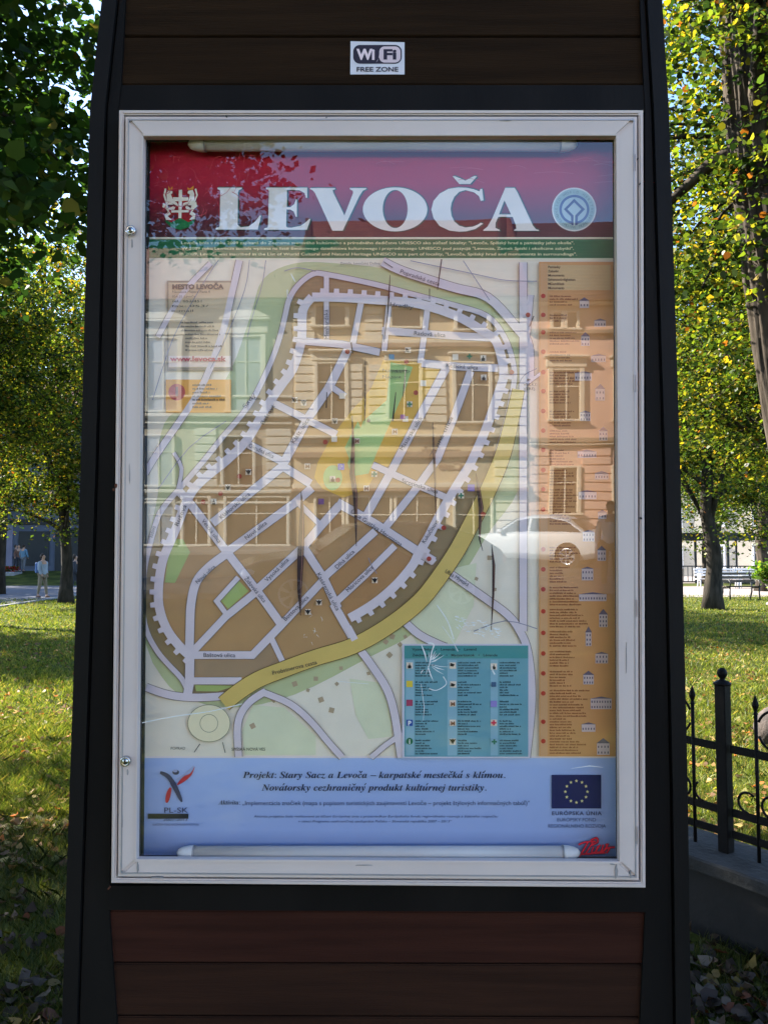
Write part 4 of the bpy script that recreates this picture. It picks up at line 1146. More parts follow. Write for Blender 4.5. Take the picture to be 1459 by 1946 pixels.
def rand_axes(n, rng, size, droop=0.5):
    # leaf plane: mostly facing up/outwards, tips hanging
    nrm = rng.normal(size=(n, 3)); nrm[:, 2] = np.abs(nrm[:, 2]) + droop
    nrm /= np.linalg.norm(nrm, axis=1, keepdims=True)
    t = rng.normal(size=(n, 3)); t[:, 2] -= 0.6
    t -= nrm * (t * nrm).sum(1, keepdims=True); t /= np.linalg.norm(t, axis=1, keepdims=True)
    b = np.cross(nrm, t)
    s = size * rng.uniform(0.42, 1.5, (n, 1)) ** 1.1
    return b * s, t * s
def crown_points(n, c, r, rng, clumps, spread, shell=0.55):
    c = np.array(c, float); r = np.array(r, float)
    d = rng.normal(size=(clumps, 3)); d /= np.linalg.norm(d, axis=1, keepdims=True)
    rad = (shell ** 3 + (1 - shell ** 3) * rng.uniform(0, 1, (clumps, 1))) ** (1 / 3)
    rad *= rng.uniform(0.8, 1.12, (clumps, 1))
    cc = c + d * rad * r
    idx = rng.integers(0, clumps, n)
    sp = spread * rng.uniform(0.5, 1.4, (clumps, 1))
    off = rng.normal(size=(n, 3)) * sp[idx] * np.array([1, 1, 0.55])
    return cc[idx] + off, cc
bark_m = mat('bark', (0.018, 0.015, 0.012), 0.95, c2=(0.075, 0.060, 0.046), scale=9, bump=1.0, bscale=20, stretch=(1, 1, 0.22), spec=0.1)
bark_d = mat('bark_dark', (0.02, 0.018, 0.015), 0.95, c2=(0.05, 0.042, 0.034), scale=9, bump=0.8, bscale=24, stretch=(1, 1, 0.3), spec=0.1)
def tree(pos, h0, crown_c, crown_r, rt, nleaf, leaf, pal, label, group='trees of the park', seed=1, clumps=130, spread=0.38, lean=(0, 0), shape=4, limbs=9, bm_=None, trunk_pts=None, shell=0.5, kind6=None, twigs=26):
    rng = np.random.default_rng(seed); rr_ = random.Random(seed)
    t = empty('linden_tree', (pos[0], pos[1], 0), label=label, cat='tree', group=group)
    m = bm_ or bark_m
    cx, cy, cz = crown_c[0] - pos[0], crown_c[1] - pos[1], crown_c[2]
    big = trunk_pts is not None
    ridg = [(rr_.uniform(0, 6.28), rr_.randint(7, 15), rr_.uniform(0.015, 0.035)) for _ in range(3)]
    if big: ridg += [(rr_.uniform(0, 6.28), q_, 0.03) for q_ in (17, 23, 31)]
    def nz(an, i, p):
        s_ = 1.0
        for ph, fq, am in ridg: s_ += am * (1 - 2 * abs(math.sin((an * fq + ph + 1.6 * math.sin(p.z * (0.9 + fq * 0.07) + ph)) / 2)))
        if i == 0: s_ += 0.12 * math.sin(an * 3 + ph)
        return s_
    if trunk_pts is None:
        top = Vector((cx * 0.9, cy * 0.9, cz + crown_r[2] * 0.45))
        trunk_pts = []
        for k in range(15):
            f = k / 14
            trunk_pts.append((top.x * f ** 1.6 + 0.05 * math.sin(k * 1.3 + seed), top.y * f ** 1.6 + 0.05 * math.cos(k * 1.7 + seed), -0.05 + top.z * f))
        rads = [rt * (1.38 if k == 0 else 1.12 if k == 1 else 1.0) * (1 - 0.8 * (k / 14) ** 1.2) for k in range(15)]
    else:
        tp3 = [Vector(q) for q in trunk_pts]; dense = []
        for a_, b__ in zip(tp3, tp3[1:]):
            for k in range(6): dense.append(a_.lerp(b__, k / 6))
        for _ in range(6): dense = [dense[0]] + [(dense[i - 1] + dense[i] + dense[i + 1]) / 3 for i in range(1, len(dense) - 1)] + [dense[-1]]
        trunk_pts = dense
        nn = len(trunk_pts)
        rads = [rt * (1 - 0.35 * (k / (nn - 1))) for k in range(nn)]
    mbt = MB(); mbt.tube(trunk_pts, rads, 120 if big else 26, noise=nz)
    mbt.obj('trunk', m, t, smooth=True)
    pts, cc = crown_points(nleaf, (cx, cy, cz), crown_r, rng, clumps, spread, shell)
    ax, ay = rand_axes(len(pts), rng, leaf)
    poly_cloud('crown', pts, ax, ay, shape, pick(pal, len(pts), rng), LM, t, fold=np.full(len(pts), 0.5) if shape == 6 else None, kind='stuff')
    # limbs reach to clumps
    mbl = MB()
    order = list(range(len(cc))); rr_.shuffle(order)
    for q in order[:limbs]:
        e = Vector(cc[q]); 
        f = rr_.uniform(0.3, 0.75)
        ks = f * (len(trunk_pts) - 1); i0 = int(ks); p = Vector(trunk_pts[i0])
        mid = p.lerp(e, 0.5) + Vector((rr_.uniform(-.3, .3), rr_.uniform(-.3, .3), rr_.uniform(0.0, 0.5)))
        r0 = rads[i0] * rr_.uniform(0.3, 0.5)
        ptsb = [p, p.lerp(mid, 0.5) + Vector((0, 0, 0.1)), mid, mid.lerp(e, 0.5) + Vector((0, 0, 0.08)), e]
        mbl.tube(ptsb, [r0, r0 * 0.75, r0 * 0.5, r0 * 0.3, r0 * 0.1], 7)
        for _ in range(3):
            e2 = e + Vector((rr_.uniform(-.8, .8), rr_.uniform(-.8, .8), rr_.uniform(-.5, .5)))
            mbl.tube([mid.lerp(e, 0.4), mid.lerp(e, 0.5).lerp(e2, 0.5) + Vector((0, 0, .06)), e2], [r0 * 0.3, r0 * 0.18, r0 * 0.06], 5)
    for q in order[limbs:limbs + twigs]:
        e = Vector(cc[q]); e2 = e + Vector((rr_.uniform(-.9, .9), rr_.uniform(-.9, .9), rr_.uniform(-.4, .5)))
        p = e.lerp(Vector((cx, cy, cz)), 0.45)
        mbl.tube([p, p.lerp(e, 0.5) + Vector((0, 0, 0.1)), e, e2], [0.028, 0.02, 0.012, 0.004], 5)
    mbl.obj('limbs', m, t, smooth=True)
    return t

# near tree whose low branches fill the top left
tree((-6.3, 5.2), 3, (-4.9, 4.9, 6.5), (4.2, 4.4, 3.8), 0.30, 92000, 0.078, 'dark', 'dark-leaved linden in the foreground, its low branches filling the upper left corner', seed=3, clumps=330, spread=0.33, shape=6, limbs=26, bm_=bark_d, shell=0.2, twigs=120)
# big leaning tree at the right edge, close
def tp(px, py, Y):
    q = A(px, py, Y); return q
Yb = 8.6
bt = [tp(1650, 2000, Yb)] 
base = Vector((6.35, Yb, 0))
tl = [Vector((6.05, Yb, -0.1))]
for (px, py) in ((1556, 1000), (1528, 850), (1498, 700), (1472, 520), (1452, 380), (1434, 240), (1421, 120), (1414, 0), (1406, -150), (1400, -300)):
    tl.append(A(px, py, Yb))
rel = [(p.x - 6.05, p.y - Yb, p.z) for p in tl]
tree((6.05, Yb), 3, (5.2, 9.4, 7.0), (3.0, 2.8, 3.4), 0.37, 52000, 0.058, 'yellow', 'thick leaning linden with ridged bark, one side sunlit, at the right edge', seed=5, clumps=240, spread=0.34, shape=6, limbs=16, trunk_pts=rel, shell=0.2, twigs=70)
tree((8.8, 15.0), 3, (7.2, 14.2, 6.3), (2.9, 2.8, 3.5), 0.2, 62000, 0.066, 'yellow', 'slender yellowing linden just beyond the leaning tree, low leafy boughs over the lawn', seed=8, clumps=260, spread=0.34, limbs=14, shell=0.2, twigs=60)
p = G(1357, 1158)
tree((p.x, p.y), 3, (p.x - 0.6, p.y, 6.8), (4.6, 4.2, 4.6), 0.25, 80000, 0.085, 'yellow', 'linden standing on the lawn beside the white benches, trunk lit from the left', seed=11, clumps=300, spread=0.42, limbs=14, lean=(-0.4, 0), shell=0.25, bm_=bark_d)
tree((17.6, 37.0), 3, (17.0, 36.0, 7.6), (4.8, 4.4, 4.6), 0.36, 40000, 0.12, 'green', 'linden behind the second white bench at the right edge', seed=13, clumps=220, spread=0.5, limbs=10)
tree((19.0, 47.0), 3, (19.0, 46.5, 8.2), (5.5, 4.4, 5.2), 0.3, 36000, 0.13, 'green', 'linden in front of the cafe terrace at the far side of the square', seed=14, clumps=200, spread=0.5, limbs=8)
tree((20.5, 50.0), 3, (22.5, 49.0, 9.5), (5.5, 4.4, 5.2), 0.3, 26000, 0.13, 'green', 'linden farthest back on the right, beside the cream house', seed=15, clumps=200, spread=0.55, limbs=8)
# left
p = G(126, 1146)
tree((p.x, p.y), 3, (p.x - 0.5, p.y - 0.5, 6.7), (4.2, 4.0, 4.3), 0.21, 72000, 0.088, 'yellow', 'yellowing linden on the left lawn at the edge of the path', seed=17, clumps=300, spread=0.42, limbs=14, bm_=bark_d, shell=0.25)
tree((-13.4, 21.0), 3, (-10.2, 20.4, 6.8), (2.8, 2.6, 2.9), 0.2, 50000, 0.08, 'yellow', 'bright yellow-green linden in front of the path, trunk beyond the left edge', seed=19, clumps=240, spread=0.36, limbs=12, shell=0.2)
p = G(22, 1098)
tree((p.x, p.y), 3, (p.x, p.y, 8.2), (4.8, 4.2, 4.0), 0.24, 30000, 0.12, 'green', 'dark-trunked linden beyond the path, leftmost of the pair', seed=21, clumps=200, spread=0.5, limbs=8, bm_=bark_d)
p = G(57, 1097)
tree((p.x, p.y), 3, (p.x, p.y + 1, 8.6), (4.4, 4.2, 4.0), 0.26, 30000, 0.12, 'green', 'dark-trunked linden beyond the path, behind the walking person', seed=22, clumps=200, spread=0.5, limbs=8, bm_=bark_d)
tree((-16.5, 34.0), 3, (-14.2, 33.5, 11.5), (5.0, 4.4, 5.2), 0.3, 32000, 0.12, 'yellow', 'tall yellowing linden rising behind the path-side tree on the left', seed=24, clumps=260, spread=0.5, limbs=8, bm_=bark_d)
# trees to the side and behind that shade the lawn
gl = 'shade trees beyond the picture'
tree((-10.8, 10.0), 3, (-10.6, 9.9, 7.0), (1.9, 1.9, 2.6), 0.3, 3800, 0.14, 'green', 'linden left of the lawn, outside the picture', seed=31, clumps=50, spread=0.45, limbs=5, twigs=5)
tree((-16.2, 20.0), 3, (-16.1, 19.9, 7.2), (2.1, 2.1, 3.0), 0.3, 15000, 0.14, 'green', 'linden far left of the lawn, outside the picture', seed=32, clumps=160, spread=0.45, limbs=5, twigs=5)
tree((-9.6, -0.8), 3, (-8.4, -0.4, 7.6), (4.4, 3.8, 3.6), 0.3, 24000, 0.14, 'green', 'linden left of the viewer, outside the picture', seed=33, clumps=200, spread=0.5, limbs=5, twigs=5)
tree((-13.5, -6.5), 3, (-13.0, -6.0, 8.0), (4.4, 4.4, 3.8), 0.3, 20000, 0.16, 'green', 'linden beside the street, outside the picture', seed=34, clumps=200, spread=0.5, limbs=5, twigs=5)
tree((-3.4, 23.0), 3, (-3.2, 23.0, 7.6), (3.0, 3.0, 3.0), 0.26, 15000, 0.13, 'green', 'linden hidden behind the information board', seed=36, clumps=160, spread=0.45, limbs=5, twigs=5)
tree((-27.0, 40.0), 3, (-27.0, 40.0, 8.2), (5.2, 5.2, 4.4), 0.35, 16000, 0.22, 'green', 'linden far left beside the path, outside the picture', seed=37, clumps=160, spread=0.6, limbs=5, twigs=5)
tree((-31.0, 50.5), 3, (-31.0, 50.5, 8.4), (5.2, 5.2, 4.4), 0.35, 16000, 0.22, 'green', 'farthest linden left of the path, outside the picture', seed=38, clumps=160, spread=0.6, limbs=5, twigs=5)
cb = R(120, 10, Y=-6.5)
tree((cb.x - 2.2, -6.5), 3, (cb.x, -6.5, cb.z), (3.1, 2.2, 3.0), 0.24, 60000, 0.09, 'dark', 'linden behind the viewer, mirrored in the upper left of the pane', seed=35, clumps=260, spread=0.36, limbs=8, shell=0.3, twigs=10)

# ---------------------------------------------------------------- grass and fallen leaves
def wedge(n, y0, y1, t0, t1, rng, power=1.0):
    u = rng.uniform(0, 1, n)
    y = np.sqrt(y0 ** 2 + (y1 ** 2 - y0 ** 2) * u) if power == 1 else y0 * (y1 / y0) ** u
    return y * rng.uniform(t0, t1, n), y
def grass(n, y0, y1, t0, t1, hgt, wid, seed, pal='grass', power=2):
    rng = np.random.default_rng(seed)
    x, y = wedge(n, y0, y1, t0, t1, rng, power)
    # tufts
    ph = np.sin(x * 3.1) * np.cos(y * 2.7) + np.sin(x * 7.7 + y * 5.1) * 0.5
    h = hgt * rng.uniform(0.45, 1.3, n) * (1 + 0.3 * ph)
    sc_ = np.clip(y / 6.0, 0.7, 3.5)
    w = wid * rng.uniform(0.6, 1.4, n) * sc_
    an = rng.uniform(0, 2 * PI, n)
    b = np.stack([np.cos(an) * w, np.sin(an) * w, np.zeros(n)], 1)
    ln = rng.normal(size=(n, 2)) * h[:, None] * 0.38
    up = np.stack([ln[:, 0], ln[:, 1], h], 1)
    base = np.stack([x, y, np.full(n, -0.004)], 1)
    vs = np.stack([base - b * 0.5, base + b * 0.5, base + up * 0.55 + b * 0.36, base + up + np.stack([ln[:, 0], ln[:, 1], -h * 0.12], 1) * 0.5, base + up * 0.55 - b * 0.36], 1).reshape(-1, 3)
    k = 5
    me = bpy.data.meshes.new('grass')
    me.vertices.add(n * k); me.vertices.foreach_set('co', vs.astype(np.float32).ravel())
    me.loops.add(n * k); me.loops.foreach_set('vertex_index', np.arange(n * k, dtype=np.int32))
    me.polygons.add(n); me.polygons.foreach_set('loop_start', np.arange(0, n * k, k, dtype=np.int32)); me.polygons.foreach_set('loop_total', np.full(n, k, dtype=np.int32))
    me.update(calc_edges=True)
    at = me.attributes.new('leafcol', 'FLOAT_COLOR', 'FACE')
    c4 = np.ones((n, 4), np.float32); c4[:, :3] = pick(pal, n, rng)
    at.data.foreach_set('color', c4.ravel())
    return me
GM = leaf_mat('grass_blades', 0.35)
PAL['shade_painted_grass'] = [(tuple(q * 0.42 for q in c), w) for c, w in PAL['grass']]  # lawn colours darkened so the blades themselves carry the deep shade
link('grass', grass(42000, 1.9, 5.4, -0.66, -0.26, 0.07, 0.0042, 46, pal='shade_painted_grass'), GM, None, label='thin grass, deep shade put into its colour, by the left post, lower left corner', cat='grass', kind='stuff')
link('grass', grass(46000, 5.0, 8.0, -0.62, -0.28, 0.075, 0.0045, 41), GM, None, label='short uneven lawn grass left of the board, partly sunlit', cat='grass', kind='stuff')
link('grass', grass(60000, 7.0, 30.0, -0.60, -0.30, 0.06, 0.006, 42), GM, None, label='lawn grass farther back on the left, up to the path', cat='grass', kind='stuff')
link('grass', grass(50000, 4.2, 9.5, 0.24, 0.62, 0.06, 0.005, 43), GM, None, label='sunlit lawn grass behind the iron fence', cat='grass', kind='stuff')
link('grass', grass(50000, 9.0, 33.0, 0.26, 0.60, 0.055, 0.006, 44), GM, None, label='lawn grass in bands of sun and shade before the benches', cat='grass', kind='stuff')
link('grass', grass(26000, 1.7, 3.4, 0.24, 0.72, 0.045, 0.004, 45, pal='shade_painted_grass'), GM, None, label='sparse grass darkened in colour for shade, at the foot of the low wall', cat='grass', kind='stuff')
def litter(n, y0, y1, t0, t1, size, pal, seed, z=0.02, clump=0.6):
    rng = np.random.default_rng(seed)
    nc = max(6, n // 24)
    cx, cy = wedge(nc, y0, y1, t0, t1, rng, 2)
    i = rng.integers(0, nc, n)
    x = cx[i] + rng.normal(size=n) * clump * cy[i] * 0.06; y = cy[i] + rng.normal(size=n) * clump * cy[i] * 0.09
    nrm = rng.normal(size=(n, 3)) * 0.45; nrm[:, 2] = 1; nrm /= np.linalg.norm(nrm, axis=1, keepdims=True)
    t = rng.normal(size=(n, 3)); t -= nrm * (t * nrm).sum(1, keepdims=True); t /= np.linalg.norm(t, axis=1, keepdims=True)
    b = np.cross(nrm, t); s = size * rng.uniform(0.5, 1.3, (n, 1))
    cen = np.stack([x, y, z + rng.uniform(0, 0.035, n)], 1)
    return cen, b * s, t * s, pick(pal, n, rng), rng.uniform(0.3, 1.6, n)
for args, lab in (((1300, 4.2, 9.0, -0.62, -0.28, 0.05, 'fallen', 51), 'brown and orange fallen leaves on the left lawn'),
                  ((1500, 7.0, 26.0, -0.60, -0.30, 0.05, 'fallen', 52), 'fallen leaves scattered over the far part of the left lawn'),
                  ((2900, 4.0, 20.0, 0.26, 0.62, 0.042, 'fallen', 53), 'fallen leaves lying on the sunlit lawn behind the fence'),
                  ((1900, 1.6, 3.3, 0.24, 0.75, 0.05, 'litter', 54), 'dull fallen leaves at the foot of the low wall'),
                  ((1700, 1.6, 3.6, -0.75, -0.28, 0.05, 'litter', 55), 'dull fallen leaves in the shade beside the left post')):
    cen, ax, ay, col, fo = litter(*args)
    poly_cloud('fallen_leaves', cen, ax, ay, 6, col, LM2, None, fold=fo, label=lab, cat='fallen leaves', kind='stuff')
# ---------------------------------------------------------------- iron fence on a low wall (right)
iron = mat('black_iron', (0.005, 0.005, 0.0055), 0.5, c2=(0.008, 0.007, 0.007), scale=12, bump=0.2, bscale=80, spec=0.06)
cap_m = mat('coping_concrete', (0.034, 0.032, 0.030), 0.95, c2=(0.016, 0.016, 0.015), scale=7, bump=0.8, bscale=40)
wal_m = mat('wall_render', (0.012, 0.011, 0.0105), 0.95, c2=(0.006, 0.006, 0.0058), scale=6, bump=0.4, bscale=30)
fc = A(1375, 1420, 3.5); fdir = Vector((0.567, -0.824, 0)).normalized()      # towards the right and the viewer
fang = math.atan2(fdir.y, fdir.x)
Zc = 0.335
fence = empty('iron_fence', (fc.x, fc.y, 0), fang, label='low black wrought iron fence with spear tips and scrolls on a wall', cat='fence')
wall = empty('low_wall', (fc.x, fc.y, 0), fang, label='low dark wall with stone coping carrying the iron fence', cat='wall')
# local x runs along the fence (towards the viewer), y to the left/back
mb = MB(); mb.box(-3.4, 2.0, -0.13, 0.13, -0.1, Zc - 0.06); mb.obj('wall_body', wal_m, wall)
x = -3.4
while x < 2.0:
    l = 0.62
    mb = MB(); mb.box(x, min(2.0, x + l - 0.006), -0.17, 0.17, Zc - 0.06, Zc + 0.002 * ((int(x * 10)) % 2), 0.008)
    mb.obj('coping_stone', cap_m, wall); x += l
def fz(py, px=1375, Y=3.5): return A(px, py, Y).z
mbp = MB(); mbp.box(-0.025, 0.025, -0.025, 0.025, Zc, fz(1300), 0.004)
po = mbp.obj('fence_post', iron, fence)
zt_ = fz(1300)
mbf = MB(); mbf.lathe([(0.0, -0.004), (0.036, -0.004), (0.038, 0.004), (0.026, 0.012), (0.012, 0.018), (0.010, 0.024), (0.0165, 0.030), (0.0215, 0.042), (0.0215, 0.050), (0.0165, 0.062), (0.006, 0.069), (0, 0.070)], (0, 0, zt_), 20)
mbf.obj('finial', iron, po, smooth=True)
po2 = po
for xx in (-2.0, 2.0 - 0.05):
    c = po.copy(); COL.objects.link(c); c.location = (xx, 0, 0)
    f2 = children(po)[0].copy(); COL.objects.link(f2); f2.parent = c
z1 = fz(1421); z2 = fz(1541); z3 = fz(1582)
for z, h in ((z1, 0.017), (z2, 0.017), (z3, 0.016)):
    for (xa, xb) in ((-2.0, -0.03), (0.03, 1.95)):
        mb = MB(); mb.box(xa, xb, -0.006, 0.006, z - h, z + h, 0.003); mb.obj('rail', iron, fence)
def spear(x, ztip):
    mb = MB(); mb.tube([(x, 0, Zc - 0.01), (x, 0, ztip - 0.075)], 0.0078, 8)
    pk = mb.obj('picket', iron, fence, smooth=True)
    mb = MB(); mb.lathe([(0.0078, -0.085), (0.011, -0.082), (0.0085, -0.076), (0.006, -0.070), (0.0145, -0.045), (0.0135, -0.038), (0.006, -0.014), (0.0, 0)], (x, 0, ztip), 8)
    mb.obj('spear_tip', iron, pk)
zt1 = fz(1303, 1375, 3.5) - 0.01
pk_x = []
def curl(pts, r=0.0055):
    mb = MB(); mb.tube(pts, r, 7); mb.obj('scroll', iron, fence, smooth=True)
def arc(cx, cz, r, a0, a1, n=18, r1=None):
    r1 = r if r1 is None else r1
    return [(cx + (r + (r1 - r) * k / n) * math.cos(math.radians(a0 + (a1 - a0) * k / n)), 0.0, cz + (r + (r1 - r) * k / n) * math.sin(math.radians(a0 + (a1 - a0) * k / n))) for k in range(n + 1)]
SP = 0.162
for s in (-1, 1):
    for i in range(1, 11):
        x = s * SP * (0.92 + (i - 1) * 1.75)
        if abs(x) > 1.9: break
        spear(x, zt1 - 0.008)
        R_ = 0.085
        cxs = x + s * (R_ + 0.008)
        curl(arc(cxs, z1 + 0.018 + R_ + 0.004, R_, 200 if s > 0 else -20, 340 + 180 if s > 0 else -340 + 0 + 180 - 180, 30))
        curl(arc(cxs - s * 0.03, z2 + 0.062, 0.045, 0, 360, 24))
        curl(arc(cxs + s * 0.055, z2 - 0.0 + 0.062, 0.045, 90, 90 + 300, 20, 0.02))
        curl(arc(x - s * 0.045, z2 + 0.058, 0.042, 90 - 40, (270 if s > 0 else -90), 14) if s > 0 else arc(x + 0.045, z2 + 0.058, 0.042, 130, 270, 14))
# boulder behind the fence
bp = G(1462, 1428)
def boulder(name, c, r, sc, m, seed, label, cat):
    bm = bmesh.new(); bmesh.ops.create_icosphere(bm, subdivisions=4, radius=1)
    rs_ = random.Random(seed); ds = [(Vector((rs_.gauss(0, 1), rs_.gauss(0, 1), rs_.gauss(0, 1))).normalized(), rs_.uniform(0.05, 0.16)) for _ in range(14)]
    for v in bm.verts:
        d = v.co.normalized(); f = 1.0
        for q, a_ in ds:
            f -= a_ * max(0, d.dot(q) - 0.72) * 2.2
        v.co = Vector((d.x * r * sc[0], d.y * r * sc[1], d.z * r * sc[2])) * f
    me = bpy.data.meshes.new(name); bm.to_mesh(me); bm.free()
    me.polygons.foreach_set('use_smooth', [True] * len(me.polygons))
    o = link(name, me, m, None, label=label, cat=cat); o.location = c
    return o
stone_m = mat('boulder_stone', (0.085, 0.065, 0.055), 0.9, c2=(0.03, 0.025, 0.022), scale=12, bump=0.9, bscale=30)
boulder('boulder', (bp.x + 0.18, bp.y + 0.1, 0.17), 0.25, (1.0, 0.8, 0.86), stone_m, 4, 'rounded grey-brown boulder on the lawn behind the iron fence', 'boulder')
# stone urn with fern
up = G(1460, 1151)
urn = empty('stone_planter', (up.x + 0.25, up.y, 0), label='weathered stone planter with bright green leaves, at the right edge beside the dark bench', cat='planter')
mb = MB(); mb.lathe([(0.0, 0.0), (0.30, 0.0), (0.30, 0.08), (0.2, 0.14), (0.17, 0.35), (0.24, 0.55), (0.36, 0.78), (0.40, 0.85), (0.36, 0.86), (0.32, 0.8), (0, 0.78)], seg=18)
mb.obj('urn', mat('urn_stone', (0.10, 0.09, 0.08), 0.95, c2=(0.26, 0.24, 0.2), scale=7, bump=0.9, bscale=12), urn, smooth=True)
rng = np.random.default_rng(71)
cen = rng.normal(size=(900, 3)) * np.array([0.25, 0.22, 0.17]) + np.array([-0.16, 0, 1.08]); ax, ay = rand_axes(900, rng, 0.11)
poly_cloud('leaves', cen, ax, ay, 6, pick('green', 900, rng) * 2.2, LM, urn, kind='stuff')

# ---------------------------------------------------------------- benches
white = mat('white_paint', (0.72, 0.72, 0.74), 0.5, c2=(0.62, 0.62, 0.64), scale=12)
dwood = mat('dark_bench_wood', (0.07, 0.05, 0.035), 0.6, c2=(0.12, 0.09, 0.06), scale=6, stretch=(0.4, 3, 3))
diron = mat('bench_iron', (0.02, 0.02, 0.02), 0.5)
def bench(pos, rz, wm_, im, ln, label, group='park benches'):
    t = empty('park_bench', pos, rz, label=label, cat='bench', group=group); t.scale = (1.1, 1.1, 1.12)
    for k in range(4):
        y = 0.02 + k * 0.115
        mb = MB(); mb.box(-ln / 2, ln / 2, y, y + 0.085, 0.43 - 0.01 * k, 0.46 - 0.01 * k, 0.008); mb.obj('seat_slat', wm_, t)
    for k in range(3):
        z = 0.56 + k * 0.125; y = 0.47 + k * 0.05
        mb = MB(); mb.box(-ln / 2, ln / 2, y, y + 0.03, z, z + 0.085, 0.008); mb.obj('back_slat', wm_, t)
    for s in (-1, 1):
        x = s * (ln / 2 - 0.14)
        mb = MB()
        mb.tube([(x, 0.0, 0), (x, 0.03, 0.2), (x, 0.02, 0.42)], 0.026, 8)
        mb.tube([(x, 0.56, 0.0), (x, 0.46, 0.25), (x, 0.46, 0.45), (x, 0.60, 0.92)], 0.028, 8)
        mb.tube([(x, 0.02, 0.41), (x, 0.48, 0.385)], 0.024, 8)
        mb.tube([(x, 0.02, 0.42), (x, -0.02, 0.58), (x, 0.08, 0.66), (x, 0.5, 0.64)], 0.022, 8)
        mb.obj('side_frame', im, t, smooth=True)
    return t
q = G(1368, 1119); bench((q.x, q.y, 0), math.radians(-6), white, white, 1.95, 'white slatted bench behind the lit tree trunk, left of the pair')
q = G(1446, 1120); bench((q.x + 0.35, q.y + 1.0, 0), math.radians(-6), white, white, 1.8, 'white slatted bench cut by the right edge, behind the green plant')
q = G(1416, 1140); bench((q.x, q.y, 0), math.radians(8), dwood, diron, 1.35, 'dark brown bench nearest the viewer, in front of the white benches')
q = G(1337, 1104)
ch = empty('white_chair', (q.x, q.y, 0), math.radians(40), label='small white garden chair left of the lit tree trunk', cat='chair')
for s in (-1, 1):
    mb = MB(); mb.tube([(s * 0.23, -0.2, 0), (s * 0.23, -0.2, 0.62), (s * 0.23, 0.2, 0.66)], 0.022, 8); mb.obj('leg', white, ch)
    mb = MB(); mb.tube([(s * 0.2, 0.24, 0), (s * 0.2, 0.2, 0.45), (s * 0.2, 0.3, 0.92)], 0.022, 8); mb.obj('leg', white, ch)
mb = MB(); mb.box(-0.24, 0.24, -0.22, 0.22, 0.42, 0.46, 0.01); mb.obj('seat', white, ch)
for k in range(3):
    mb = MB(); mb.box(-0.2, 0.2, 0.22 + 0.04 * k, 0.25 + 0.04 * k, 0.56 + k * 0.12, 0.63 + k * 0.12, 0.006); mb.obj('back_slat', white, ch)

# ---------------------------------------------------------------- buildings seen directly
cream = mat('cream_render', (0.62, 0.54, 0.42), 0.9, c2=(0.55, 0.48, 0.37), scale=0.8)
dark_glass = mat('window_glass', (0.02, 0.025, 0.03), 0.08, spec=0.8)
blue_r = mat('grey_blue_render', (0.10, 0.115, 0.16), 0.9, c2=(0.08, 0.09, 0.13), scale=0.7)
lilac = mat('lilac_render', (0.21, 0.20, 0.28), 0.9, c2=(0.18, 0.17, 0.24), scale=0.9)
roof_r = mat('roof_tiles', (0.20, 0.065, 0.045), 0.8, c2=(0.13, 0.04, 0.03), scale=3, bump=0.3)
dark_trim = mat('dark_trim', (0.02, 0.022, 0.026), 0.6)
def house(name, origin, ang, width, height, depth, wallm, cols, rows, label, roofm=roof_r, win=(1.0, 1.6), z0=1.0, shop=None, trim=None, roof_h=3.0, base_z=0.0):
    """local x along the facade, facade at y=0 looking to -y"""
    t = empty(name, (origin[0], origin[1], base_z), ang, label=label, cat='building')
    mb = MB(); mb.box(0, width, 0, depth, -0.5, height); mb.obj('wall', wallm, t)
    mb = MB(); mb.add([(-0.4, -0.5, height), (width + 0.4, -0.5, height), (width + 0.4, depth + 0.5, height), (-0.4, depth + 0.5, height), (-0.4, depth / 2, height + roof_h), (width + 0.4, depth / 2, height + roof_h)], [(0, 1, 5, 4), (2, 3, 4, 5), (0, 4, 3), (1, 2, 5), (0, 3, 2, 1)])
    mb.obj('roof', roofm, t)
    mb = MB(); mb.box(-0.2, width + 0.2, -0.22, -0.002, height - 0.35, height - 0.02, 0.03); mb.obj('cornice', trim or wallm, t)
    for r in range(rows):
        for c in range(cols):
            xc = width * (c + 0.5) / cols; zb = z0 + r * 3.3
            w_, h_ = win
            if r == 0 and shop: continue
            mb = MB()
            for (a1, a2, b1, b2) in ((-w_ / 2 - .14, -w_ / 2, zb - .1, zb + h_ + .14), (w_ / 2, w_ / 2 + .14, zb - .1, zb + h_ + .14), (-w_ / 2, w_ / 2, zb + h_, zb + h_ + .14)):
                mb.box(xc + a1, xc + a2, -0.08, -0.002, b1, b2, 0.01)
            mb.box(xc - w_ / 2 - .2, xc + w_ / 2 + .2, -0.16, -0.002, zb - .18, zb - .1, 0.01)
            f = mb.obj('window', trim or white, t)
            mb = MB(); mb.box(xc - w_ / 2 + .02, xc + w_ / 2 - .02, -0.03, -0.004, zb - 0.02, zb + h_ - 0.02); mb.obj('pane', dark_glass, f)
            mb = MB(); mb.box(xc - .03, xc + .03, -0.06, -0.032, zb - 0.02, zb + h_ - 0.02); mb.box(xc - w_ / 2 + .02, xc + w_ / 2 - .02, -0.055, -0.033, zb + h_ * .66, zb + h_ * .66 + .05); mb.obj('glazing_bar', trim or white, f)
    if shop:
        for (xa, xb, zb, zt2, mm) in shop:
            mb = MB(); mb.box(xa, xb, -0.09, -0.003, zb, zt2, 0.02); mb.obj('shop_front', mm, t)
    return t
lb = A(-200, 1085, 53.0)
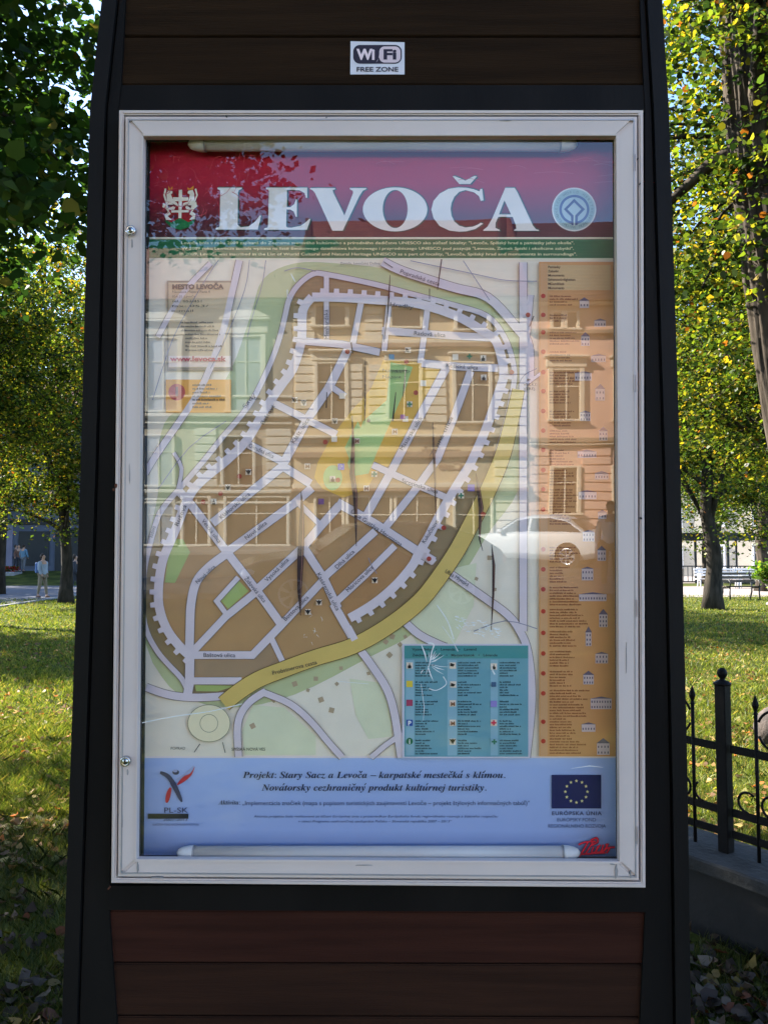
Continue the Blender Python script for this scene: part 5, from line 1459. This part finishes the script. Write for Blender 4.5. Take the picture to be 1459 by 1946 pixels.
house('townhouse', (lb.x, 53.0), math.radians(3), 26, 11.0, 10, blue_r, 8, 3, 'blue-grey shaded townhouse with a shop front, far left beyond the path', trim=lilac, base_z=0.6,
      shop=[(13.6, 16.1, 0, 2.7, dark_trim), (10.4, 12.6, 0, 2.9, dark_trim), (12.75, 13.3, 0, 3.1, lilac), (7.0, 7.6, 0, 3.3, lilac), (16.4, 16.9, 0, 3.0, lilac), (17.2, 19.4, 0.4, 2.6, dark_trim), (8.0, 10.0, 0.4, 2.7, dark_trim), (6.9, 19.6, 3.15, 3.5, dark_trim), (3.0, 6.4, 0.4, 2.8, dark_trim)])
sg_ = TextSet()
# sign lettering over the dark shop door
cs = bpy.data.curves.new('sign_lettering', 'FONT')
# right: cream house whose long wall is turned to the sun
rb = A(1600, 1058, 60.0)
house('townhouse', (22.4, 66.0), math.radians(-38), 26, 10.5, 10, cream, 8, 3, 'sunlit cream house behind the cafe terrace on the right', base_z=0, z0=0.8)
house('townhouse', (12.0, 80.0), math.radians(-6), 16, 9.0, 10, cream, 5, 2, 'cream house far back between the lindens on the right', z0=0.8)
# cafe terrace: dark canopy with posts, railing with panels
q = A(1330, 1050, 48.0)
caf = empty('cafe_canopy', (q.x - 2.5, 48.0, 0), math.radians(-4), label='dark flat canopy on slim posts over the cafe terrace behind the benches', cat='canopy')
mb = MB(); mb.box(0, 9.5, 0, 4.0, 2.75, 3.0, 0.03); mb.obj('roof', dark_trim, caf)
mb = MB(); mb.box(-0.05, 9.55, -0.04, 0.0, 2.55, 3.02, 0.01); mb.obj('valance', dark_trim, caf)
for x in (0.15, 2.2, 4.1, 5.9, 7.8, 9.3):
    for y in (0.12, 3.8):
        mb = MB(); mb.box(x - .06, x + .06, y - .06, y + .06, 0, 2.75); mb.obj('post', dark_trim, caf)
ral = empty('terrace_railing', (q.x - 2.6, 47.2, 0), math.radians(-4), label='dark terrace railing with carved panels below the canopy', cat='railing')
mb = MB(); mb.box(0, 10, -.04, .04, 1.0, 1.07); mb.obj('handrail', dark_trim, ral)
mb = MB(); mb.box(0, 10, -.03, .03, 0.08, 0.16); mb.obj('bottom_rail', dark_trim, ral)
for k in range(41):
    mb = MB(); mb.box(k * .25 - .02, k * .25 + .02, -.02, .02, 0.16, 1.0); mb.obj('baluster', dark_trim, ral)
for k in range(4):
    mb = MB(); mb.box(4.6 + k * 0.95, 5.4 + k * 0.95, -0.055, -0.042, 0.25, 0.9); mb.obj('panel', mat('panel_grey', (0.12, 0.12, 0.13), 0.7, c2=(0.03, 0.03, 0.03), scale=5, contrast=(0.45, 0.55)), ral)
# flower bed and litter bin on the left
q = A(8, 1086, 50.0)
fb = empty('flower_bed', (q.x, 49.5, 0.5), label='bed of red flowers before the far left shop', cat='flower bed')
mb = MB(); mb.box(-2.5, 1.1, -0.6, 0.6, -0.2, 0.16, 0.03); mb.obj('planting_box', kerb_m, fb)
rng = np.random.default_rng(5); cen = np.stack([rng.uniform(-2.4, 1.0, 1200), rng.uniform(-.5, .5, 1200), rng.uniform(.16, .5, 1200)], 1); ax, ay = rand_axes(1200, rng, 0.12)
cl_ = np.where(rng.uniform(size=(1200, 1)) < .6, np.array([[0.30, 0.02, 0.015]]), np.array([[0.04, 0.09, 0.02]]))
poly_cloud('flowers', cen, ax, ay, 4, cl_, LM, fb, kind='stuff')

# ---------------------------------------------------------------- people
skin = mat('skin', (0.42, 0.25, 0.18), 0.6)
hairm = mat('dark_hair', (0.03, 0.02, 0.015), 0.7)
def skinned(name, joints, edges, radii, m, parent, sub=2, root=0):
    me = bpy.data.meshes.new(name); me.from_pydata(joints, edges, [])
    o = link(name, me, m, parent)
    md = o.modifiers.new('Skin', 'SKIN'); md.use_smooth_shade = True
    for i, r in enumerate(radii):
        r = r if hasattr(r, '__len__') else (r, r)
        me.skin_vertices[0].data[i].radius = r
    me.skin_vertices[0].data[root].use_root = True
    s2 = o.modifiers.new('Subdivision', 'SUBSURF'); s2.levels = sub; s2.render_levels = sub
    return o
def person(pos, rz, h, top, legs, label, group, hair=hairm, stride=0.28, hood=True, skirt=None, shoes=None, arm_bag=None):
    t = empty('person', pos, rz, label=label, cat='person', group=group)
    k = h / 1.75
    S = lambda p: (p[0] * k, p[1] * k, p[2] * k)
    # body: continuous figure; faces -y
    j = [(0, 0, 0.98), (0, 0, 1.15), (0, 0, 1.32), (0, 0, 1.45), (0, -0.01, 1.52), (0, -0.02, 1.58), (0, -0.03, 1.66), (0, -0.02, 1.73),
         (0.10, 0, 0.93), (0.10, -stride * .5, 0.52), (0.10, -stride, 0.09), (0.10, -stride - .13, 0.03),
         (-0.10, 0, 0.93), (-0.10, stride * .35, 0.50), (-0.10, stride, 0.12), (-0.10, stride - .1, 0.03),
         (0.18, 0, 1.42), (0.23, 0.06, 1.14), (0.22, -0.04, 0.90), (0.21, -0.07, 0.82),
         (-0.18, 0, 1.42), (-0.23, -0.04, 1.14), (-0.21, -0.16, 0.93), (-0.2, -0.2, 0.86)]
    e = [(0, 1), (1, 2), (2, 3), (3, 4), (4, 5), (5, 6), (6, 7), (0, 8), (8, 9), (9, 10), (10, 11), (0, 12), (12, 13), (13, 14), (14, 15), (3, 16), (16, 17), (17, 18), (18, 19), (3, 20), (20, 21), (21, 22), (22, 23)]
    r = [.13, .12, .14, .10, .05, .06, .085, .06, .085, .062, .04, .035, .085, .062, .04, .035, .06, .045, .032, .03, .06, .045, .032, .03]
    body = skinned('body', [S(p) for p in j], e, [q * k for q in r], skin, t)
    jt = [(0, 0, 0.86), (0, 0, 1.0), (0, 0, 1.2), (0, 0, 1.36), (0, 0, 1.46), (0.19, 0, 1.42), (0.25, 0.06, 1.14), (0.235, -0.03, 0.92), (-0.19, 0, 1.42), (-0.25, -0.04, 1.14), (-0.225, -0.15, 0.94)]
    et = [(0, 1), (1, 2), (2, 3), (3, 4), (3, 5), (5, 6), (6, 7), (3, 8), (8, 9), (9, 10)]
    rt_ = [(.185, .14), (.18, .14), (.17, .14), (.165, .13), .08, .075, .062, .048, .075, .062, .048]
    skinned('jacket', [S(p) for p in jt], et, [tuple(a * k for a in q) if hasattr(q, '__len__') else q * k for q in rt_], top, t, root=2)
    jl = [(0, 0, 0.97), (0.10, 0, 0.90), (0.10, -stride * .5, 0.52), (0.10, -stride * .95, 0.12), (-0.10, 0, 0.90), (-0.10, stride * .35, 0.50), (-0.10, stride * .95, 0.14)]
    el = [(0, 1), (1, 2), (2, 3), (0, 4), (4, 5), (5, 6)]
    skinned('trousers', [S(p) for p in jl], el, [q * k for q in (.14, .10, .072, .055, .10, .072, .055)], legs, t)
    for s, y in ((1, -stride), (-1, stride)):
        mb = MB(); mb.tube([S((0.1 * s, y + .05, .05)), S((0.1 * s, y - .04, .045)), S((0.1 * s, y - .15, .03))], [.05 * k, .048 * k, .03 * k], 10); mb.obj('shoe', shoes or hairm, t, smooth=True)
    mb = MB()
    mb.tube([S((0, 0.03, 1.60)), S((0, 0.035, 1.66)), S((0, 0.02, 1.73)), S((0, 0.0, 1.765)), S((0, -0.02, 1.78))], [.07 * k, .095 * k, .092 * k, .06 * k, .01], 14); mb.obj('hair', hair, t, smooth=True)
    mb = MB(); mb.tube([S((0, -0.105, 1.67)), S((0, -0.13, 1.65)), S((0, -0.108, 1.645))], [.008, .014, .01], 6); mb.obj('nose', skin, t)
    return t
jk = mat('pale_jacket', (0.30, 0.36, 0.44), 0.8, c2=(0.24, 0.29, 0.36), scale=4)
kh = mat('khaki_trousers', (0.22, 0.18, 0.12), 0.85, c2=(0.17, 0.14, 0.1), scale=6)
q = G(80, 1136)
pw_ = person((q.x, q.y, 0), math.radians(70), 1.68, jk, kh, 'person in a pale grey-blue jacket and khaki trousers walking on the shaded path', 'people on the path', stride=0.14, shoes=mat('brown_shoe', (0.12, 0.06, 0.04), 0.7))
mb = MB(); mb.box(-0.16, -0.02, 0.14, 0.27, 0.95, 1.38, 0.04); mb.obj('shoulder_bag', mat('blue_bag', (0.10, 0.18, 0.38), 0.7), pw_)
dk = mat('dark_coat', (0.03, 0.035, 0.05), 0.8); bl = mat('blue_shirt', (0.10, 0.20, 0.30), 0.8); gr_ = mat('grey_cloth', (0.12, 0.13, 0.15), 0.8); rd = mat('brown_cloth', (0.14, 0.07, 0.05), 0.8)
for px, Y, top, leg, lab, rz in ((35, 51.0, rd, dk, 'person in brown with dark trousers before the shop on the far left', 20), (44, 50.4, bl, gr_, 'person in a blue shirt before the shop on the far left', 160), (29, 51.6, dk, dk, 'person in black, leftmost before the shop', 90)):
    q = A(px, 1086, Y)
    person((q.x, Y, 0.62), math.radians(rz), 1.72, top, leg, lab, 'people standing before the shop', stride=0.08)
q = A(140, 1086, 44.5)
# person just beyond the path tree, mostly hidden: dark clothes, red bag
q = G(137, 1130)
person((q.x + 0.1, q.y, 0), math.radians(100), 1.66, dk, dk, 'person in dark clothes half hidden by the tree trunk beside the left post', 'people on the path', stride=0.2)
# ---------------------------------------------------------------- across the street: mirrored in the pane
def fr(x0, y0, x1, y1):
    """picture rectangle in the mirror image -> world x,z on the facade plane"""
    ym = (y0 + y1) / 2; xm = (x0 + x1) / 2
    return (R(x0, ym, Y=FY).x, R(x1, ym, Y=FY).x, R(xm, y1, Y=FY).z, R(xm, y0, Y=FY).z)
def fbox(mb, x0, y0, x1, y1, y_back, y_front, bev=0.0):
    a, b_, c, d = fr(x0, y0, x1, y1)
    mb.box(min(a, b_), max(a, b_), FY + y_back, FY + y_front, c, d, bev)
yel = mat('yellow_render', (0.74, 0.60, 0.40), 0.9, c2=(0.68, 0.55, 0.36), scale=0.7)
yel2 = mat('pale_yellow_stone', (0.80, 0.72, 0.56), 0.9, c2=(0.75, 0.67, 0.52), scale=1.0)
gry = mat('grey_green_render', (0.50, 0.45, 0.35), 0.9, c2=(0.45, 0.40, 0.31), scale=0.6)
gry2 = mat('pale_grey_stone', (0.66, 0.64, 0.55), 0.9, c2=(0.6, 0.58, 0.5), scale=1.0)
ora = mat('salmon_render', (0.80, 0.50, 0.37), 0.9, c2=(0.75, 0.46, 0.34), scale=0.7)
ora2 = mat('cream_stone', (0.78, 0.66, 0.50), 0.9, c2=(0.72, 0.6, 0.45), scale=1.0)
brn = mat('brown_band', (0.40, 0.28, 0.19), 0.8, c2=(0.36, 0.25, 0.17), scale=1.0)
pink_roof = mat('worn_pink_tiles', (0.40, 0.27, 0.22), 0.85, c2=(0.32, 0.2, 0.17), scale=1.5)
sky_glass = mat('sky_painted_glass', (0.30, 0.34, 0.40), 0.15, spec=0.9, c2=(0.40, 0.44, 0.5), scale=0.6)  # pale blue base colour stands in for reflected sky
shop_glass = mat('shop_glass', (0.04, 0.03, 0.025), 0.15, c2=(0.09, 0.07, 0.05), scale=0.8, spec=0.5)
brn2 = mat('sooty_brick', (0.05, 0.03, 0.025), 0.9, c2=(0.03, 0.02, 0.02), scale=4)
def wallblock(t, x0, x1, ytop, m, depth=9):
    a, b_, c, d = fr(x0, ytop, x1, 1046)
    mb = MB(); mb.box(a, b_, FY - depth, FY, -0.3, d); mb.obj('wall', m, t)
    return a, b_, d
def window(t, x0, y0, x1, y1, fm, gm, sur=7, head=None, cross=True, name='window'):
    mb = MB()
    fbox(mb, x0 - sur, y0 - sur * 0.6, x0, y1, 0.003, 0.16, 0.02); fbox(mb, x1, y0 - sur * 0.6, x1 + sur, y1, 0.003, 0.16, 0.02)
    fbox(mb, x0, y0 - sur * 0.6, x1, y0, 0.003, 0.14, 0.02)
    fbox(mb, x0 - sur - 3, y1, x1 + sur + 3, y1 + 4.5, 0.003, 0.26, 0.02)
    w = mb.obj(name, fm, t)
    mb = MB(); fbox(mb, x0 + .3, y0 + .3, x1 - .3, y1 - .3, 0.006, 0.03); mb.obj('pane', gm, w)
    if cross:
        mb = MB(); xm = (x0 + x1) / 2
        fbox(mb, xm - 1.2, y0 + .4, xm + 1.2, y1 - .4, 0.031, 0.07); fbox(mb, x0 + .4, y0 + (y1 - y0) * .32, x1 - .4, y0 + (y1 - y0) * .32 + 2, 0.031, 0.069); mb.obj('glazing_bar', fm, w)
    if head:
        mb = MB()
        fbox(mb, x0 - sur - 8, y0 - head, x1 + sur + 8, y0 - head + 5, 0.003, 0.42, 0.03); fbox(mb, x0 - sur - 4, y0 - head + 5, x1 + sur + 4, y0 - sur * 0.6, 0.003, 0.2, 0.03); mb.obj('hood', fm, w)
    return w
# B: yellow house in the middle
B = empty('townhouse', (0, 0, 0), label='yellow house with rusticated pilasters across the street, mirrored in the middle of the pane', cat='building')
ax0, ax1, az = wallblock(B, 556, 1004, 573, yel)
for (px0, px1, y0, y1) in ((558, 600, 582, 800), (692, 728, 582, 650), (660, 690, 690, 800), (700, 735, 690, 800), (800, 850, 690, 800), (940, 1003, 582, 1040)):
    y = y0
    while y < y1 - 4:
        mb = MB(); fbox(mb, px0 + 1, y + 1.4, px1 - 1, y + 15.4, 0.003, 0.09, 0.02); mb.obj('ashlar_block', yel2, B); y += 16.2
for k in range(6):
    for (px0, px1) in ((560, 592), (664, 700), (735, 800)):
        pass
for w in ((601, 583, 655, 620), (745, 587, 797, 622), (872, 592, 926, 626)): window(B, *w, yel2, shop_glass, sur=8, cross=False)
for w in ((603, 692, 654, 796), (742, 694, 796, 798), (868, 698, 928, 800)): window(B, *w, yel2, shop_glass, sur=8, head=26)
for (y0, y1, f, m) in ((572, 580, .5, yel2), (646, 654, .18, yel2), (654, 663, .3, brn), (826, 832, .32, yel2), (832, 842, .14, brn), (858, 870, .22, brn), (918, 928, .2, yel2), (928, 934, .4, brn)):
    mb = MB(); fbox(mb, 556, y0, 1003, y1, 0.003, f, 0.03); mb.obj('cornice', m, B)
for (x0, y0, x1, y1) in ((470, 940, 592, 1040),): pass
for w in ((602, 942, 650, 1044), (664, 944, 742, 1046), (756, 944, 830, 1044), (866, 946, 932, 1040)):
    window(B, *w, yel2, shop_glass, sur=6, cross=True, name='shop_window')
# lettering painted on the facade (two lines)
def facade_text(body, xp, yp, hp, wp, m, parent, shear=0.0):
    c = bpy.data.curves.new('sign', 'FONT'); c.body = body; c.size = 1; c.shear = shear; c.extrude = 0.01; c.resolution_u = 3; c.offset = 0.02
    o = bpy.data.objects.new('sign', c); COL.objects.link(o)
    me = bpy.data.meshes.new_from_object(o); bpy.data.objects.remove(o); bpy.data.curves.remove(c)
    v = np.array([tuple(q.co) for q in me.vertices])
    a, b_, z0_, z1_ = fr(xp, yp - hp, xp + wp, yp)
    wx = v[:, 0].max(); sx = (b_ - a) / wx; sz = (z1_ - z0_) / 0.72
    # read correctly by someone looking at the facade from the street: x runs towards -X
    for i, q in enumerate(me.vertices): q.co = (b_ - v[i, 0] * sx, FY + 0.03 + v[i, 2] + 0.012, z0_ + v[i, 1] * sz)
    me.flip_normals(); me.name = 'sign'
    return link('sign', me, m, parent)
facade_text('CUKRÁREŇ', 800, 872, 20, 76, brn, B)
facade_text('Cafe', 832, 893, 16, 48, brn, B, shear=0.3)
mb = MB(); fbox(mb, 600, 672, 656, 688, 0.003, 0.12, 0.02); mb.obj('name_board', ora2, B)
def roof(t, x0, x1, yb, yt, m, back=5.5, skew=0.6):
    a, b_, c, d = fr(x0, yt, x1, yb)
    zb = R((x0 + x1) / 2, yb, Y=FY).z
    ov = 0.7
    # height of the ridge so that it shows at picture height yt although it stands farther back
    zr = R((x0 + x1) / 2, yt, Y=FY - back).z
    mb = MB(); mb.add([(a - .05, FY + ov, zb), (b_ + .05, FY + ov, zb), (b_ + .05, FY - 2 * back, zb), (a - .05, FY - 2 * back, zb), (a - .05, FY - back, zr), (b_ + .05, FY - back, zr)], [(0, 1, 5, 4), (2, 3, 4, 5), (0, 4, 3), (1, 2, 5), (0, 3, 2, 1)])
    r = mb.obj('roof', m, t)
    # courses of tiles
    mb = MB(); n = 26
    for k in range(n):
        f0 = k / n; f1 = (k + 0.9) / n
        y0_, z0_ = FY + ov + (-back - ov) * f0, zb + (zr - zb) * f0
        y1_, z1_ = FY + ov + (-back - ov) * f1, zb + (zr - zb) * f1
        mb.add([(a, y0_, z0_ + 0.10), (b_, y0_, z0_ + 0.10), (b_, y1_, z1_ + 0.03), (a, y1_, z1_ + 0.03), (a, y0_, z0_ + 0.01), (b_, y0_, z0_ + 0.01)], [(0, 1, 2, 3), (4, 5, 1, 0)])
    c = mb.obj('tile_courses', m, r, kind='stuff')
    return r
rB = roof(B, 556, 1004, 573, 418, roof_r)
for (x0, x1, y0, y1, dy) in ((581, 592, 414, 470, -2.5), (950, 962, 410, 470, -2.5)):
    a, b_ = R(x0, y1, Y=FY + dy).x, R(x1, y1, Y=FY + dy).x
    mb = MB(); mb.box(a, b_, FY + dy - .6, FY + dy + .1, R(x0, y1, Y=FY + dy).z - 1.0, R(x0, y0, Y=FY + dy).z, 0.03); mb.obj('chimney', brn2, B)
# A: grey-green house on the left
A_ = empty('townhouse', (0, 0, 0), label='grey-green house with pedimented windows across the street, mirrored at the left of the pane', cat='building')
wallblock(A_, 120, 555, 577, gry)
for w in ((140, 642, 200, 778), (284, 644, 340, 780), (440, 644, 497, 780)):
    ww = window(A_, *w, gry2, sky_glass, sur=10, head=34)
    mb = MB(); xa, xb, z0_, z1_ = fr(w[0] - 20, 592, w[2] + 20, 608)
    mb.prism([(xa, z0_), (xb, z0_), ((xa + xb) / 2, z1_ + 0.1)], FY + 0.003, FY + 0.35); mb.obj('pediment', gry2, ww)
for (y0, y1, f) in ((574, 583, .5), (583, 588, .2), (752, 757, .12), (786, 793, .3), (802, 806, .2), (930, 937, .25), (952, 957, .15)):
    mb = MB(); fbox(mb, 120, y0, 555, y1, 0.003, f, 0.03); mb.obj('cornice', gry2, A_)
for (px0, px1) in ((505, 552), (212, 262), (372, 412)):
    y = 812
    while y < 925:
        mb = MB(); fbox(mb, px0, y + 1, px1, y + 15, 0.003, 0.08, 0.02); mb.obj('ashlar_block', gry2, A_); y += 16.2
for w in ((276, 830, 330, 922), (350, 945, 395, 1034), (430, 945, 545, 1036), (276, 950, 330, 1032), (425, 830, 480, 920)): window(A_, *w, gry2, sky_glass if w[0] < 300 else shop_glass, sur=6, name='shop_window')
roof(A_, 120, 555, 577, 470, pink_roof, back=6)
# C: salmon house on the right
C_ = empty('townhouse', (0, 0, 0), label='salmon-coloured house with arched window surrounds across the street, mirrored at the right of the pane', cat='building')
wallblock(C_, 1005, 1420, 578, ora)
for w in ((1052, 594, 1066, 624), (1078, 594, 1094, 624), (1190, 594, 1206, 624), (1216, 594, 1232, 624)): window(C_, *w, ora2, shop_glass, sur=6, cross=False)
for w in ((1050, 704, 1098, 796), (1172, 704, 1220, 796), (1290, 704, 1340, 796)): window(C_, *w, ora2, shop_glass, sur=9, head=28)
for w in ((1050, 890, 1094, 976), (1168, 890, 1212, 976), (1280, 890, 1330, 976)): window(C_, *w, ora2, shop_glass, sur=8)
for (y0, y1, f, m) in ((574, 580, .5, ora2), (625, 634, .2, brn), (830, 840, .25, brn), (841, 845, .2, ora2)):
    mb = MB(); fbox(mb, 1005, y0, 1420, y1, 0.003, f, 0.03); mb.obj('cornice', m, C_)
y = 850
while y < 1035:
    for (x0, x1) in ((1007, 1042), (1104, 1160), (1222, 1272)):
        mb = MB(); fbox(mb, x0, y + 1, x1, y + 16, 0.003, 0.06, 0.015); mb.obj('ashlar_block', ora, C_)
    y += 17.2
roof(C_, 1005, 1420, 578, 424, mat('shaded_roof_tiles', (0.07, 0.035, 0.035), 0.85, c2=(0.05, 0.028, 0.03), scale=3))  # shade on this roof is put into the darker tile colour

# ---------------------------------------------------------------- cars
tyre = mat('tyre_rubber', (0.015, 0.015, 0.016), 0.9); rimm = mat('wheel_rim', (0.45, 0.45, 0.47), 0.3, 0.8)
cglass = mat('car_glass', (0.03, 0.035, 0.04), 0.08, spec=0.8); lampm = mat('headlight_glass', (0.7, 0.72, 0.74), 0.15, spec=0.8); redl = mat('tail_light', (0.4, 0.02, 0.02), 0.3)
def car(name, pos, rz, paint, label, hatch=False):
    """local x: length (nose at -x), y: width"""
    t = empty(name, pos, rz, label=label, cat='car', group='cars parked along the street')
    Lh = 2.2
    st = [(-2.20, .60, .45, .62, None), (-2.12, .74, .28, .70, None), (-1.85, .84, .22, .80, None), (-1.2, .875, .2, .88, None), (-0.95, .88, .2, .91, .93), (-0.30, .885, .2, .93, 1.36), (0.15, .885, .2, .94, 1.43), (0.75, .885, .2, .95, 1.42), (1.25, .88, .2, .96, 1.30 if not hatch else 1.38), (1.75, .86, .22, .97, 0.99 if not hatch else 1.2), (2.10, .80, .28, .94, None if not hatch else 0.96), (2.20, .66, .40, .80, None)]
    ring = []
    for x, w, z0, zb, zr in st:
        zr2 = zb + 0.02 if zr is None else zr
        k = min(1.0, max(0.0, (zr2 - zb) / 0.45))
        wr = w * (0.88 - 0.2 * k)
        half = [(w * .85, z0), (w, z0 + .16), (w * 1.01, (z0 + zb) / 2 + .05), (w * .97, zb - .03), (w * .93, zb), (wr, zb + (zr2 - zb) * .9), (wr * .8, zr2 - 0.005), (0, zr2 + .02 * (1 - k) + .01)]
        pts = [(x, y, z) for y, z in half] + [(x, -y, z) for y, z in reversed(half[:-1])]
        ring.append(pts)
    n = len(ring[0]); mb = MB(); vs = [p for r in ring for p in r]; fs = []
    for i in range(len(ring) - 1):
        for k in range(n):
            fs.append((i * n + k, i * n + (k + 1) % n, (i + 1) * n + (k + 1) % n, (i + 1) * n + k))
    fs.append(tuple(range(n))); fs.append(tuple((len(ring) - 1) * n + k for k in range(n)))
    mb.add(vs, fs); body = mb.obj('body', paint, t, smooth=True)
    md = body.modifiers.new('Bevel', 'BEVEL'); md.width = 0.02; md.segments = 2; md.limit_method = 'ANGLE'
    # windows on the greenhouse sides and ends
    def gp(i, f, off=0.012):
        x, w, z0, zb, zr = st[i]; k = min(1.0, max(0, (zr - zb) / 0.45)); wr = w * (0.88 - 0.2 * k)
        y0_, y1_ = w * .93, wr
        return (x, y0_ + (y1_ - y0_) * f + off, zb + (zr - zb) * .9 * f)
    for s in (1, -1):
        for (i0, i1) in ((4, 6), (6, 9)):
            mb = MB(); P_ = []
            seq = list(range(i0, i1 + 1))
            low = [gp(i, .1) for i in seq]; hi = [gp(i, .92 if st[i][4] - st[i][3] > .2 else .2) for i in seq]
            low[0] = (low[0][0] + (0.12 if i0 == 4 else 0.05), low[0][1], low[0][2]); hi[0] = (hi[0][0] + (0.12 if i0 == 4 else 0.05), hi[0][1], hi[0][2])
            low[-1] = (low[-1][0] - 0.04, low[-1][1], low[-1][2]); hi[-1] = (hi[-1][0] - 0.04, hi[-1][1], hi[-1][2])
            for q_ in range(len(seq) - 1):
                a, b_, c, d = low[q_], low[q_ + 1], hi[q_ + 1], hi[q_]
                mb.add([(p[0], p[1] * s, p[2]) for p in (a, b_, c, d)], [(0, 1, 2, 3)])
            mb.obj('side_window', cglass, t, smooth=True)
    mb = MB(); mb.add([(-0.93, -.72, .97), (-0.93, .72, .97), (-0.33, .60, 1.36), (-0.33, -.60, 1.36)], [(0, 1, 2, 3)]); mb.obj('windscreen', cglass, t)
    mb = MB(); xr = 1.72
    mb.add([(1.32, -.58, 1.31), (1.32, .58, 1.31), (1.76, .68, 1.02), (1.76, -.68, 1.02)], [(0, 1, 2, 3)]); mb.obj('rear_window', cglass, t)
    for x in (-1.36, 1.34):
        for s in (1, -1):
            m2 = MB(); m2.lathe([(0.0, 0.0), (0.20, 0.0), (0.30, 0.01), (0.325, 0.05), (0.325, 0.17), (0.3, 0.2), (0, 0.2)], (x, -0.905 if s < 0 else 0.705, 0.325), 28, 'y')
            wl = m2.obj('wheel', tyre, t, smooth=True)
            m3 = MB(); yy = s * 0.912
            for k in range(7):
                an = k * 2 * PI / 7; an2 = an + 0.17; an1 = an - 0.17
                m3.add([(x + .05 * math.cos(an1), yy, .325 + .05 * math.sin(an1)), (x + .21 * math.cos(an1), yy, .325 + .21 * math.sin(an1)), (x + .21 * math.cos(an2), yy, .325 + .21 * math.sin(an2)), (x + .05 * math.cos(an2), yy, .325 + .05 * math.sin(an2))], [(0, 1, 2, 3)])
            m3.lathe([(0.0, 0.004 * s), (.06, 0.002 * s), (.06, -0.01 * s)], (x, yy, .325), 14, 'y'); m3.lathe([(.20, 0), (.215, 0.006 * s), (.23, 0)], (x, yy, .325), 28, 'y')
            m3.obj('rim', rimm, wl)
            m4 = MB(); m4.lathe([(0.0, 0.002 * s), (.37, 0.002 * s), (.37, -.03 * s)], (x, s * .893, .34), 26, 'y'); m4.obj('wheel_arch', tyre, t)
    for s in (1, -1):
        mb = MB(); mb.box(-2.14, -1.86, s * .68 - .12, s * .68 + .12, .60, .70, 0.03); mb.obj('headlight', lampm, t)
        mb = MB(); mb.box(2.06, 2.17, s * .66 - .13, s * .66 + .13, .74, .88, 0.03); mb.obj('tail_light', redl, t)
        mb = MB(); mb.box(-.80, -.62, s * .98 - .07, s * .98 + .07, .93, 1.05, 0.03); mb.obj('mirror', paint, t)
    return t
silver = mat('silver_paint', (0.62, 0.63, 0.64), 0.4, 0.0, spec=0.6); blackp = mat('black_paint', (0.012, 0.013, 0.016), 0.2, spec=0.6)
q = R(1012, 1070, z=0.01)
sc_ = car('parked_car', (q.x, -20.0, 0.006), math.radians(30), silver, 'silver saloon car across the street, mirrored at the right of the pane'); sc_.scale = (0.93, 0.95, 0.99)
q = R(700, 1150, z=0.01)
car('parked_car', (q.x, max(q.y, -13.0), 0.0), math.radians(-14), blackp, 'black car parked near the board, mirrored low in the middle of the pane', hatch=True)
q = R(1158, 1060, z=0.13)
q = R(1158, 1120, z=0.0)
person((q.x, q.y, 0.0), math.radians(200), 1.72, mat('white_shirt', (0.7, 0.68, 0.62), 0.8), kh, 'person in a white shirt behind the viewer, mirrored at the right edge of the pane', 'people behind the viewer', stride=0.15)
